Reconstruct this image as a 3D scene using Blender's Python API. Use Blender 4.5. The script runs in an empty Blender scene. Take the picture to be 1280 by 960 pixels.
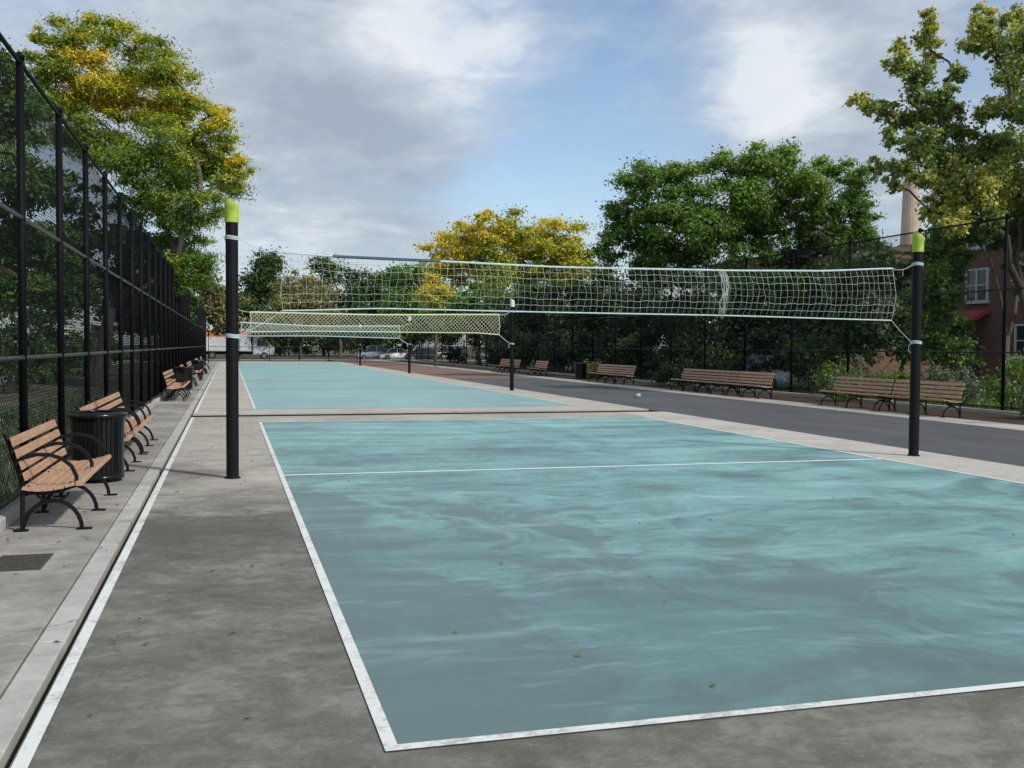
import bpy, math, random
import numpy as np
from mathutils import Matrix, Vector
R = math.radians
rng = np.random.default_rng(7)
random.seed(7)
sc = bpy.context.scene
C = sc.collection

# ---------------------------------------------------------------- camera
CAM_Z = 1.69
F_PX, PITCH, ROLL, YAW = 1260.0, -0.0371, 0.0068, 0.2739
fw = Vector((math.sin(YAW)*math.cos(PITCH), math.cos(YAW)*math.cos(PITCH), math.sin(PITCH)))
r0 = Vector((math.cos(YAW), -math.sin(YAW), 0)); u0 = r0.cross(fw)
cr = math.cos(ROLL)*r0 + math.sin(ROLL)*u0
cu = -math.sin(ROLL)*r0 + math.cos(ROLL)*u0
cd = bpy.data.cameras.new('camera'); cam = bpy.data.objects.new('camera', cd); C.objects.link(cam)
cd.sensor_width = 36; cd.lens = 36*F_PX/1280; cd.clip_start = .05; cd.clip_end = 3000
M = Matrix.Identity(4)
for i in range(3):
    M[i][0] = cr[i]; M[i][1] = cu[i]; M[i][2] = -fw[i]
M[2][3] = CAM_Z
cam.matrix_world = M
sc.camera = cam

def at(px, py, Y):
    """the point of the view ray through photo pixel (px, py) that lies Y metres up the court"""
    d = fw + (px-640)/F_PX*cr - (py-480)/F_PX*cu
    t = Y/d.y
    return Vector((0, 0, CAM_Z)) + t*d

# ---------------------------------------------------------------- sky, sun, exposure
SUN_EL, SUN_DIR = R(40), Vector((0.62, -0.78, 0)).normalized()
world = bpy.data.worlds.new('World'); sc.world = world; world.use_nodes = True
nt = world.node_tree; nt.nodes.clear()
def N(t, kind, **kw):
    n = t.nodes.new(kind)
    for k, v in kw.items(): setattr(n, k, v)
    return n
def mathn(t, op, a, b=None, clamp=False):
    n = t.nodes.new('ShaderNodeMath'); n.operation = op; n.use_clamp = clamp
    for i, v in enumerate((a, b)):
        if v is None: continue
        if isinstance(v, (int, float)): n.inputs[i].default_value = v
        else: t.links.new(v, n.inputs[i])
    return n.outputs[0]
def mix(t, fac, a, b, mode='MIX'):
    n = t.nodes.new('ShaderNodeMix'); n.data_type = 'RGBA'; n.blend_type = mode
    for i, v in ((0, fac), (6, a), (7, b)):
        if isinstance(v, (int, float)): n.inputs[i].default_value = v
        elif isinstance(v, tuple): n.inputs[i].default_value = (*v[:3], 1)
        else: t.links.new(v, n.inputs[i])
    return n.outputs[2]
def ramp(t, fac, stops, interp='LINEAR'):
    n = t.nodes.new('ShaderNodeValToRGB'); e = n.color_ramp.elements; n.color_ramp.interpolation = interp
    while len(e) < len(stops): e.new(0.5)
    for el, (p, c) in zip(e, stops):
        el.position = p; el.color = (*c, 1) if isinstance(c, tuple) else (c, c, c, 1)
    t.links.new(fac, n.inputs[0]); return n.outputs[0]
def noise(t, vec, scale, detail=4, rough=.55, dist=0, out=0):
    n = t.nodes.new('ShaderNodeTexNoise'); n.inputs['Scale'].default_value = scale
    n.inputs['Detail'].default_value = detail; n.inputs['Roughness'].default_value = rough
    n.inputs['Distortion'].default_value = dist
    if vec is not None: t.links.new(vec, n.inputs['Vector'])
    return n.outputs[out]
def mapping(t, vec, scale=(1, 1, 1), loc=(0, 0, 0), rot=(0, 0, 0)):
    n = t.nodes.new('ShaderNodeMapping'); t.links.new(vec, n.inputs[0])
    n.inputs['Scale'].default_value = scale; n.inputs['Location'].default_value = loc; n.inputs['Rotation'].default_value = rot
    return n.outputs[0]

sky = N(nt, 'ShaderNodeTexSky', sky_type='NISHITA', sun_disc=False)
sky.sun_elevation = SUN_EL; sky.sun_rotation = math.atan2(SUN_DIR.x, SUN_DIR.y)
sky.air_density = 1.0; sky.dust_density = .6; sky.ozone_density = 1.6
tc = N(nt, 'ShaderNodeTexCoord')
sep = N(nt, 'ShaderNodeSeparateXYZ'); nt.links.new(tc.outputs['Generated'], sep.inputs[0])
zz = mathn(nt, 'ADD', mathn(nt, 'MAXIMUM', sep.outputs[2], 0.0), 0.14)
cx = mathn(nt, 'DIVIDE', sep.outputs[0], zz); cy = mathn(nt, 'DIVIDE', sep.outputs[1], zz)
cmb = N(nt, 'ShaderNodeCombineXYZ'); nt.links.new(cx, cmb.inputs[0]); nt.links.new(cy, cmb.inputs[1])
cl = mapping(nt, cmb.outputs[0], (1, .8, 1), (3.1, 1.7, 0))
n1 = noise(nt, cl, 1.15, 8, .56, .25)
n2 = noise(nt, mapping(nt, cmb.outputs[0], (1, .8, 1), (7.7, 3.3, 0)), 3.4, 10, .62, .35)
n3 = noise(nt, mapping(nt, cmb.outputs[0], (1, 1, 1), (1.7, 9.3, 0)), 9.0, 8, .6, .3)
def blob(px, py, rad):
    """a cloud bank (or clear patch) around one sky direction, soft edged; rad in degrees"""
    d = (at(px, py, 100) - Vector((0, 0, CAM_Z))).normalized()
    n = N(nt, 'ShaderNodeVectorMath', operation='DISTANCE')
    nrm = N(nt, 'ShaderNodeVectorMath', operation='NORMALIZE'); nt.links.new(tc.outputs['Generated'], nrm.inputs[0])
    nt.links.new(nrm.outputs[0], n.inputs[0]); n.inputs[1].default_value = d
    x = mathn(nt, 'DIVIDE', n.outputs['Value'], math.radians(rad))
    return mathn(nt, 'SUBTRACT', 1.0, x, clamp=True)
def addw(items):
    acc = None
    for v, w in items:
        m = mathn(nt, 'MULTIPLY', v, w); acc = m if acc is None else mathn(nt, 'ADD', acc, m)
    return acc
cover = addw([(n1, .85), (n2, .38), (n3, .16), (blob(470, 90, 13), .20), (blob(330, 200, 12), .08), (blob(980, 130, 9), .16),
              (blob(1010, 200, 8), .12), (blob(250, 60, 8), .05), (blob(1150, 60, 9), .10), (blob(760, 110, 12), -.17), (blob(700, 240, 9), -.16), (blob(860, 40, 8), -.12), (blob(640, 300, 9), -.06)])
cfac = ramp(nt, cover, [(.50, 0.10), (.62, .45), (.74, .85), (.9, .97)])
lit = addw([(n2, .72), (n1, .22), (n3, .22), (blob(545, 45, 6), .50), (blob(450, 20, 6), .15), (blob(965, 115, 5), .50), (blob(330, 290, 8), .14), (blob(200, 60, 10), .06), (blob(430, 160, 11), -.26), (blob(640, 50, 6), .12), (blob(1000, 210, 7), -.10), (blob(420, 320, 9), .10)])
ccol = ramp(nt, lit, [(.40, (2.4, 2.8, 3.4)), (.55, (3.0, 3.4, 4.0)), (.68, (3.75, 4.15, 4.65)), (.86, (5.3, 5.55, 5.8))])
skyc = mix(nt, 1.0, sky.outputs[0], (1.0, 1.0, 1.0), 'MULTIPLY')
col = mix(nt, cfac, skyc, ccol)
bg = N(nt, 'ShaderNodeBackground'); bg.inputs[1].default_value = 0.11
nt.links.new(col, bg.inputs[0]); wo = N(nt, 'ShaderNodeOutputWorld'); nt.links.new(bg.outputs[0], wo.inputs[0])

sl = bpy.data.lights.new('sun', 'SUN'); sl.energy = 2.3; sl.angle = R(3); sl.color = (1, .95, .87)
so = bpy.data.objects.new('sun', sl); C.objects.link(so)
sv = Vector((SUN_DIR.x*math.cos(SUN_EL), SUN_DIR.y*math.cos(SUN_EL), math.sin(SUN_EL)))
so.rotation_euler = sv.to_track_quat('Z', 'Y').to_euler(); so.location = (20, -20, 30)
vs = sc.view_settings; vs.view_transform = 'Standard'; vs.look = 'None'; vs.gamma = 1; vs.exposure = 0.5; vs.use_curve_mapping = False
sc.cycles.max_bounces = 4; sc.cycles.diffuse_bounces = 2; sc.cycles.glossy_bounces = 2; sc.cycles.transmission_bounces = 3

# ---------------------------------------------------------------- materials
def newmat(name):
    m = bpy.data.materials.new(name); m.use_nodes = True; t = m.node_tree
    b = t.nodes['Principled BSDF']; return m, t, b
def simple(name, col, rough=.5, metal=0, var=.12, scale=20, spec=.5, bump=0, bscale=None):
    m, t, b = newmat(name)
    tcn = N(t, 'ShaderNodeTexCoord'); v = tcn.outputs['Object']
    n = noise(t, v, scale, 5, .6)
    lo = tuple(c*(1-var) for c in col); hi = tuple(min(1, c*(1+var)) for c in col)
    t.links.new(ramp(t, n, [(.3, lo), (.7, hi)]), b.inputs['Base Color'])
    b.inputs['Roughness'].default_value = rough; b.inputs['Metallic'].default_value = metal
    b.inputs['Specular IOR Level'].default_value = spec
    if bump:
        bn = N(t, 'ShaderNodeBump'); bn.inputs['Strength'].default_value = bump; bn.inputs['Distance'].default_value = .01
        t.links.new(noise(t, v, bscale or scale*3, 6, .7), bn.inputs['Height']); t.links.new(bn.outputs[0], b.inputs['Normal'])
    return m
def wpos(t):
    g = N(t, 'ShaderNodeNewGeometry'); return g.outputs['Position']
def bumpy(t, b, h, strength, dist=.01):
    bn = N(t, 'ShaderNodeBump'); bn.inputs['Strength'].default_value = strength; bn.inputs['Distance'].default_value = dist
    t.links.new(h, bn.inputs['Height']); t.links.new(bn.outputs[0], b.inputs['Normal'])

def mat_court_paint(name='court_paint', near=True):
    m, t, b = newmat(name); p = wpos(t)
    warp = noise(t, mapping(t, p, (.35, .35, 1)), 1.0, 3, .5, 0, 'Color')
    vm = N(t, 'ShaderNodeVectorMath', operation='MULTIPLY_ADD'); t.links.new(warp, vm.inputs[0]); vm.inputs[1].default_value = (3.0, 2.2, 0); t.links.new(p, vm.inputs[2]); q = vm.outputs[0]
    streak = noise(t, mapping(t, q, (.30, 1.5, 1), rot=(0, 0, R(12))), 1.0, 10, .62, .4)
    sweep = noise(t, mapping(t, q, (.9, .28, 1), (2, 5, 0), rot=(0, 0, R(30))), 1.0, 9, .62, .5)
    big = noise(t, mapping(t, p, (.30, .30, 1), (1, 6, 0)), 1.0, 5, .55, .6)
    fine = noise(t, mapping(t, p, (1.6, 7.5, 1), rot=(0, 0, R(-6))), 1.0, 8, .7, .5)
    brush = noise(t, mapping(t, q, (16, 2.2, 1), rot=(0, 0, R(55))), 1.0, 8, .75, .6)
    spot = noise(t, p, 4.5, 10, .78, .4)
    grit = noise(t, p, 60, 4, .7)
    s = addt(t, [(streak, .27), (sweep, .18), (big, .20), (fine, .13), (brush, .11), (spot, .11)])
    c = ramp(t, s, [(.42, (.120, .195, .188)), (.465, (.155, .292, .282)), (.50, (.205, .395, .378)), (.54, (.265, .50, .475)), (.59, (.34, .61, .575))])
    c = mix(t, ramp(t, noise(t, mapping(t, p, (.8, .8, 1), (11, 2, 0)), 1.0, 5, .6, .5), [(.48, 0.0), (.62, .2)]), c, (.17, .30, .35))
    if near:   # darker tone over the near half with an irregular edge
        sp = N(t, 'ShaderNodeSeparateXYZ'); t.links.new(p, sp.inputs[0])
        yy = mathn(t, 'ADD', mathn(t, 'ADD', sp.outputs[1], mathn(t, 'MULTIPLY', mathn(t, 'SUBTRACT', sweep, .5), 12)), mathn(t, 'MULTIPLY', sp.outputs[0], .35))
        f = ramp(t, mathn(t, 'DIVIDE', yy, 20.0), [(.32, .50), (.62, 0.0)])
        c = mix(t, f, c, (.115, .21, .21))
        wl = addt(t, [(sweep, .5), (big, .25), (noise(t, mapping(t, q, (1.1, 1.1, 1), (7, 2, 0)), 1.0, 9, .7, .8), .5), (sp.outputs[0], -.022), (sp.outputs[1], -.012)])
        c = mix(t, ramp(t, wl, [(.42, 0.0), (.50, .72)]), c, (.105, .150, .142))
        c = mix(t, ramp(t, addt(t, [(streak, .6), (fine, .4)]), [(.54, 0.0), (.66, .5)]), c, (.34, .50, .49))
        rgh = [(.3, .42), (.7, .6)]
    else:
        c = mix(t, .5, c, (.34, .57, .56)); rgh = [(.3, .36), (.7, .5)]  # colour lightened to stand in for sky sheen at grazing view
    c = mix(t, ramp(t, noise(t, mapping(t, q, (.5, 2.2, 1), (3, 9, 0)), 1.2, 9, .68, .6), [(.58, 0.0), (.72, .4)]), c, (.23, .26, .25))
    c = mix(t, ramp(t, noise(t, mapping(t, p, (1, 1, 1), (5, 1, 0)), 7, 6, .7), [(.66, 0.0), (.76, .55)]), c, (.10, .13, .13))
    c = mix(t, mathn(t, 'MULTIPLY', grit, .20), c, (.10, .16, .17))
    t.links.new(c, b.inputs['Base Color'])
    t.links.new(ramp(t, s, rgh), b.inputs['Roughness']); b.inputs['Specular IOR Level'].default_value = .5
    bumpy(t, b, addt(t, [(grit, .5), (fine, .5)]), .25, .003); return m
def addt(t, items):
    acc = None
    for v, w in items:
        m = mathn(t, 'MULTIPLY', v, w); acc = m if acc is None else mathn(t, 'ADD', acc, m)
    return acc
def mat_concrete(name, cols, jx=None, jy=None, dirt=True, tex=1.0, near_dirt=False):
    m, t, b = newmat(name); p = wpos(t)
    big = noise(t, mapping(t, p, (.5*tex, .6*tex, 1)), 1.0, 9, .62, .3)
    mid = noise(t, mapping(t, p, (2.2, 2.6, 1), (8, 4, 0)), 1.0, 10, .72, .3)
    grit = noise(t, p, 90, 3, .75)
    blot = noise(t, mapping(t, p, (5.5, 6.0, 1), (3, 3, 0)), 1.0, 9, .74, .8)
    s = addt(t, [(big, .4), (mid, .32), (blot, .28)])
    c = ramp(t, s, [(.40, cols[0]), (.5, cols[1]), (.59, cols[2])])
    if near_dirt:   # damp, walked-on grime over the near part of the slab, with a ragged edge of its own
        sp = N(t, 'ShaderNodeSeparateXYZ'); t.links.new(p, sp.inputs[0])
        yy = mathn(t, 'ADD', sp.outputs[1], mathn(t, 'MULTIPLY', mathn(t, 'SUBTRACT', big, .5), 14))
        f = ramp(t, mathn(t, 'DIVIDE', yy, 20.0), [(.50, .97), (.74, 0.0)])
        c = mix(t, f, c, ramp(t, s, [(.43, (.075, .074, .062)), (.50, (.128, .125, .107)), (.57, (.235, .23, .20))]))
    c = mix(t, ramp(t, noise(t, p, 11, 7, .75), [(.62, 0.0), (.74, .45)]), c, tuple(v*.55 for v in cols[0]))
    c = mix(t, ramp(t, noise(t, mapping(t, p, (1, 1, 1), (4, 7, 2)), 17, 5, .7), [(.68, 0.0), (.75, .4)]), c, tuple(min(1, v*1.5) for v in cols[2]))
    vo = N(t, 'ShaderNodeTexVoronoi', feature='DISTANCE_TO_EDGE'); vo.inputs['Scale'].default_value = .42
    vmx = N(t, 'ShaderNodeVectorMath', operation='MULTIPLY_ADD'); t.links.new(noise(t, p, 1.6, 6, .7, 0, 'Color'), vmx.inputs[0]); vmx.inputs[1].default_value = (.9, .9, 0); t.links.new(p, vmx.inputs[2]); t.links.new(vmx.outputs[0], vo.inputs['Vector'])
    crk = mathn(t, 'MULTIPLY', ramp(t, vo.outputs['Distance'], [(.0, .8), (.006, 0.0)]), ramp(t, noise(t, mapping(t, p, (1, 1, 1), (9, 9, 0)), .5, 3, .5), [(.52, 0.0), (.60, 1.0)]))
    c = mix(t, crk, c, (.045, .042, .036))
    c = mix(t, ramp(t, noise(t, mapping(t, p, (1, 1.4, 1), (2, 2, 0)), 24, 8, .8), [(.56, 0.0), (.68, .45)]), c, tuple(min(1, v*1.25) for v in cols[1]))
    c = mix(t, ramp(t, noise(t, mapping(t, p, (1, 1.2, 1), (6, 2, 0)), 31, 8, .8), [(.56, 0.0), (.68, .5)]), c, tuple(v*.45 for v in cols[0]))
    c = mix(t, mathn(t, 'MULTIPLY', grit, .4), c, tuple(v*.6 for v in cols[0]))
    t.links.new(c, b.inputs['Base Color']); b.inputs['Roughness'].default_value = .85; b.inputs['Specular IOR Level'].default_value = .3
    bumpy(t, b, mathn(t, 'ADD', grit, mid), .35, .006); return m
def mat_white_line(name='white_line_paint', base=(.72, .73, .69), wear=.5, under=(.33, .33, .31)):
    m, t, b = newmat(name); p = wpos(t)
    w = ramp(t, mathn(t, 'ADD', mathn(t, 'MULTIPLY', noise(t, p, 26, 8, .8), .6), mathn(t, 'MULTIPLY', noise(t, p, 3, 4, .6), .4)), [(.50, 0.0), (.60, wear)])
    t.links.new(mix(t, w, base, under), b.inputs['Base Color']); b.inputs['Roughness'].default_value = .7; return m
def mat_asphalt():
    m, t, b = newmat('asphalt'); p = wpos(t)
    a = noise(t, mapping(t, p, (.9, .35, 1)), 1, 8, .6, .5); g = noise(t, p, 130, 3, .8)
    c = ramp(t, a, [(.35, (.070, .071, .074)), (.65, (.112, .112, .114))])
    c = mix(t, mathn(t, 'MULTIPLY', g, .4), c, (.05, .05, .052))
    t.links.new(c, b.inputs['Base Color']); b.inputs['Roughness'].default_value = .8
    bumpy(t, b, g, .5, .004); return m
def mat_soil():
    m, t, b = newmat('leaf_strewn_ground'); p = wpos(t)
    a = noise(t, p, .35, 8, .62, .5); g = noise(t, p, 14, 7, .8)
    c = ramp(t, a, [(.36, (.035, .055, .02)), (.5, (.07, .085, .035)), (.6, (.15, .115, .07))])
    c = mix(t, ramp(t, g, [(.52, 0.0), (.64, .8)]), c, (.23, .16, .09))
    t.links.new(c, b.inputs['Base Color']); b.inputs['Roughness'].default_value = .95; bumpy(t, b, g, .8, .03); return m
def mat_brick():
    m, t, b = newmat('brick'); tcn = N(t, 'ShaderNodeTexCoord')
    v = mapping(t, tcn.outputs['Object'], (1, 1, 1), (0, 0, 0), (R(90), 0, R(90)))
    sp = N(t, 'ShaderNodeSeparateXYZ'); t.links.new(tcn.outputs['Object'], sp.inputs[0])
    cb = N(t, 'ShaderNodeCombineXYZ'); t.links.new(mathn(t, 'ADD', sp.outputs[0], sp.outputs[1]), cb.inputs[0]); t.links.new(sp.outputs[2], cb.inputs[1])
    br = N(t, 'ShaderNodeTexBrick'); t.links.new(cb.outputs[0], br.inputs['Vector'])
    br.inputs['Scale'].default_value = 1; br.inputs['Brick Width'].default_value = .22; br.inputs['Row Height'].default_value = .075
    br.inputs['Mortar Size'].default_value = .008; br.inputs['Color1'].default_value = (.26, .115, .075, 1); br.inputs['Color2'].default_value = (.19, .08, .055, 1)
    br.inputs['Mortar'].default_value = (.2, .17, .15, 1)
    c = mix(t, mathn(t, 'MULTIPLY', noise(t, tcn.outputs['Object'], 1.2, 5, .6), .5), br.outputs[0], (.17, .09, .065))
    t.links.new(c, b.inputs['Base Color']); b.inputs['Roughness'].default_value = .9; return m
def mat_wood():
    m, t, b = newmat('bench_wood'); tcn = N(t, 'ShaderNodeTexCoord'); v = tcn.outputs['Object']
    g = noise(t, mapping(t, v, (22, 1.4, 22)), 2.2, 7, .65, .4)
    o = N(t, 'ShaderNodeObjectInfo')
    c = ramp(t, g, [(.3, (.32, .17, .09)), (.5, (.54, .31, .18)), (.72, (.66, .44, .29))])
    c = mix(t, ramp(t, noise(t, v, 5, 6, .7), [(.5, 0.0), (.7, .5)]), c, (.44, .34, .26))
    c = mix(t, mathn(t, 'MULTIPLY', o.outputs['Random'], .45), c, (.24, .15, .105))
    t.links.new(c, b.inputs['Base Color']); b.inputs['Roughness'].default_value = .55
    bumpy(t, b, g, .3, .003); return m
def mat_leaf(name, stops, trans=.3):
    m, t, b = newmat(name)
    a = N(t, 'ShaderNodeAttribute', attribute_name='hue')
    c = ramp(t, a.outputs['Fac'], stops)
    t.links.new(c, b.inputs['Base Color']); b.inputs['Roughness'].default_value = .5; b.inputs['Specular IOR Level'].default_value = .3
    tr = N(t, 'ShaderNodeBsdfTranslucent'); t.links.new(mix(t, .35, c, (.25, .30, .04)), tr.inputs[0])
    ms = N(t, 'ShaderNodeMixShader'); ms.inputs[0].default_value = trans
    t.links.new(b.outputs[0], ms.inputs[1]); t.links.new(tr.outputs[0], ms.inputs[2])
    t.links.new(ms.outputs[0], t.nodes['Material Output'].inputs[0]); return m
def mat_bark():
    m, t, b = newmat('bark'); tcn = N(t, 'ShaderNodeTexCoord'); v = tcn.outputs['Object']
    g = noise(t, mapping(t, v, (9, 9, 1.6)), 1.5, 7, .7, .4)
    t.links.new(ramp(t, g, [(.3, (.045, .036, .028)), (.7, (.15, .125, .10))]), b.inputs['Base Color']); b.inputs['Roughness'].default_value = .95
    bumpy(t, b, g, .8, .03); return m

m_court = mat_court_paint(); m_court_far = mat_court_paint('far_court_paint_sheen', False)
m_conc = mat_concrete('court_concrete', [(.32, .295, .25), (.44, .41, .35), (.56, .52, .455)], near_dirt=True)
m_margin = mat_concrete('scoured_concrete', [(.42, .39, .34), (.54, .505, .445), (.64, .60, .54)])
m_conc2 = mat_concrete('pale_concrete', [(.40, .37, .31), (.50, .465, .40), (.58, .55, .48)])
m_bench_pave = mat_concrete('bench_pavement_concrete', [(.21, .195, .17), (.33, .31, .275), (.48, .455, .41)])
m_granite = mat_concrete('granite_strip_stone', [(.36, .35, .32), (.48, .47, .43), (.60, .59, .55)])
m_line = mat_white_line(wear=.75); m_line_faint = mat_white_line('worn_line_paint', (.80, .83, .80), .4, (.35, .48, .47))
m_asphalt = mat_asphalt(); m_soil = mat_soil(); m_brick = mat_brick(); m_wood = mat_wood(); m_bark = mat_bark()
m_redpath = simple('reddish_asphalt', (.20, .115, .085), .9, 0, .25, 1.5)
m_bed = simple('brown_leaf_litter', (.075, .05, .036), .95, 0, .6, 7, .2, .6)
m_dark = simple('trench_grime', (.014, .014, .013), .95, 0, .4, 6, .1)
m_iron = simple('black_cast_iron', (.005, .005, .006), .5, 0, .3, 30, .25)
m_fence = simple('black_coated_steel', (.003, .0035, .005), .6, 0, .3, 12, .12)
m_wire = simple('black_coated_wire', (.005, .006, .010), .6, 0, .2, 12, .15)
m_rail = simple('scuffed_rail_steel', (.03, .033, .036), .4, .2, .4, 8)
m_pad = simple('black_post_padding', (.0045, .0045, .006), .5, 0, .3, 6, .22)
m_neon = simple('neon_yellow_foam', (.36, .50, .05), .75, 0, .3, 9)
m_rope = simple('pale_rope', (.50, .60, .60), .8, 0, .15, 40)
m_cord = simple('white_net_cord', (.36, .42, .36), .8, 0, .25, 30)
m_tape = simple('pale_teal_net_tape', (.50, .62, .62), .7, 0, .15, 12)
m_cordy = simple('yellowed_net_cord', (.66, .68, .46), .8, 0, .12, 60)
m_bandd = simple('navy_net_sleeve', (.05, .10, .14), .7)
m_bin = simple('glossy_black_steel', (.005, .005, .006), .22, 0, .2, 9, .4)
m_bag = simple('black_liner', (.01, .01, .012), .35)
m_glass = simple('window_glass', (.03, .04, .05), .08, 0, .2, 2)
m_trim = simple('white_trim_paint', (.68, .68, .66), .5)
m_awn = simple('red_awning_cloth', (.42, .06, .045), .8, 0, .2, 6)
m_tan = simple('tan_chimney_stone', (.50, .41, .31), .9, 0, .2, .3)
m_redbrick = simple('far_red_brick', (.22, .09, .06), .9, 0, .2, .6)
m_tyre = simple('tyre_rubber', (.015, .015, .016), .8)
m_chrome = simple('wheel_alloy', (.35, .36, .37), .3, .8)
m_roofing = simple('grey_roofing', (.12, .11, .10), .9)

LEAF = {
 'locust': mat_leaf('honey_locust_leaves', [(0, (0.095, 0.179, 0.029)), (.35, (0.179, 0.285, 0.038)), (.6, (0.466, 0.486, 0.043)), (.85, (0.850, 0.655, 0.043)), (1, (0.850, 0.592, 0.063))]),
 'dark': mat_leaf('dark_green_leaves', [(0, (0.034, 0.069, 0.021)), (.5, (0.062, 0.114, 0.031)), (1, (0.121, 0.190, 0.045))], .22),
 'green': mat_leaf('mid_green_leaves', [(0, (0.082, 0.166, 0.035)), (.5, (0.146, 0.270, 0.047)), (1, (0.282, 0.411, 0.069))]),
 'yellow': mat_leaf('autumn_yellow_leaves', [(0, (0.153, 0.211, 0.029)), (.4, (0.363, 0.402, 0.039)), (.75, (0.689, 0.574, 0.047)), (1, (0.850, 0.594, 0.057))]),
 'pale': mat_leaf('pale_autumn_leaves', [(0, (0.141, 0.225, 0.060)), (.45, (0.306, 0.400, 0.117)), (.75, (0.707, 0.636, 0.165)), (1, (0.850, 0.850, 0.117))], .35),
 'olive': mat_leaf('olive_brown_leaves', [(0, (0.131, 0.140, 0.056)), (.5, (0.244, 0.225, 0.085)), (1, (0.413, 0.356, 0.112))]),
 'ivy': mat_leaf('deep_ivy_leaves', [(0, (0.014, 0.032, 0.014)), (.6, (0.029, 0.057, 0.021)), (1, (0.057, 0.098, 0.034))], .15),
 'grey': mat_leaf('grey_green_leaves', [(0, (0.094, 0.133, 0.078)), (.5, (0.172, 0.218, 0.125)), (1, (0.406, 0.437, 0.281))]),
}

# ---------------------------------------------------------------- builders
class MB:
    def __init__(s): s.v = []; s.f = []
    def box(s, x0, x1, y0, y1, z0, z1):
        b = len(s.v); s.v += [(x, y, z) for z in (z0, z1) for x, y in ((x0, y0), (x1, y0), (x1, y1), (x0, y1))]
        s.f += [tuple(b+i for i in q) for q in ((3, 2, 1, 0), (4, 5, 6, 7), (0, 1, 5, 4), (1, 2, 6, 5), (2, 3, 7, 6), (3, 0, 4, 7))]
    def sheet(s, x0, x1, y0, y1, z):
        b = len(s.v); s.v += [(x0, y0, z), (x1, y0, z), (x1, y1, z), (x0, y1, z)]; s.f.append((b, b+1, b+2, b+3))
    def prism(s, prof, axis, a0, a1):
        """polygon prof (two coords) extruded along axis from a0 to a1"""
        b = len(s.v); n = len(prof)
        for a in (a0, a1):
            for p, q in prof:
                s.v.append({'y': (p, a, q), 'x': (a, p, q), 'z': (p, q, a)}[axis])
        s.f.append(tuple(range(b, b+n))); s.f.append(tuple(reversed(range(b+n, b+2*n))))
        for i in range(n):
            j = (i+1) % n; s.f.append((b+j, b+i, b+n+i, b+n+j))
    def tube(s, pts, rad, n=8, cap=True, flat=None):
        pts = [Vector(p) for p in pts]; b = len(s.v); m = len(pts)
        if not hasattr(rad, '__len__'): rad = [rad]*m
        up = Vector((0, 0, 1)); d0 = (pts[-1]-pts[0]).normalized()
        if abs(d0.z) > .9: up = Vector((0, 1, 0))
        for i, p in enumerate(pts):
            d = (pts[min(i+1, m-1)]-pts[max(i-1, 0)])
            if d.length < 1e-7: d = d0.copy()
            d.normalize(); a = d.cross(up)
            if a.length < 1e-4: a = d.cross(Vector((1, 0, 0)))
            a.normalize(); c = a.cross(d)
            for k in range(n):
                th = 2*math.pi*(k+.5)/n
                s.v.append(tuple(p + rad[i]*(math.cos(th)*a*(flat or 1) + math.sin(th)*c)))
        for i in range(m-1):
            for k in range(n):
                k2 = (k+1) % n; s.f.append((b+i*n+k, b+i*n+k2, b+(i+1)*n+k2, b+(i+1)*n+k))
        if cap:
            s.f.append(tuple(b+k for k in reversed(range(n)))); s.f.append(tuple(b+(m-1)*n+k for k in range(n)))
    def lathe(s, prof, n=24, cx=0, cy=0, cap=True):
        b = len(s.v); m = len(prof)
        for r, z in prof:
            for k in range(n):
                th = 2*math.pi*k/n; s.v.append((cx+r*math.cos(th), cy+r*math.sin(th), z))
        for i in range(m-1):
            for k in range(n):
                k2 = (k+1) % n; s.f.append((b+i*n+k, b+i*n+k2, b+(i+1)*n+k2, b+(i+1)*n+k))
        if cap:
            s.f.append(tuple(b+k for k in reversed(range(n)))); s.f.append(tuple(b+(m-1)*n+k for k in range(n)))
    def build(s, name, mat, parent=None, smooth=False, loc=None):
        me = bpy.data.meshes.new(name); me.from_pydata(s.v, [], s.f); me.materials.append(mat)
        if smooth: me.shade_smooth() if hasattr(me, 'shade_smooth') else None
        o = bpy.data.objects.new(name, me); C.objects.link(o)
        if parent: o.parent = parent
        if loc: o.location = loc
        return o
def bevel(o, w=.01, seg=2):
    md = o.modifiers.new('bevel', 'BEVEL'); md.width = w; md.segments = seg; md.limit_method = 'ANGLE'; return o
def tag(o, label, cat, group=None):
    o['label'] = label; o['category'] = cat
    if group: o['group'] = group
    return o
def thing(name, label, cat, loc=(0, 0, 0), rz=0, group=None):
    o = bpy.data.objects.new(name, None); C.objects.link(o); o.location = loc; o.rotation_euler = (0, 0, rz); o.empty_display_size = .2
    return tag(o, label, cat, group)
def struct(o, kind='structure'): o['kind'] = kind; return o
def dup(root, loc, rz=None, label=None):
    r = root.copy(); C.objects.link(r); r.location = loc
    if rz is not None: r.rotation_euler = (0, 0, rz)
    if label: r['label'] = label
    for ch in list(root.children):
        c = ch.copy(); C.objects.link(c); c.parent = r
        for g in list(ch.children):
            d = g.copy(); C.objects.link(d); d.parent = c
    return r

# ================================================================ SETTING
g = MB(); g.sheet(-700, 900, -300, 1400, -.12); struct(g.build('ground', m_soil))
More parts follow.
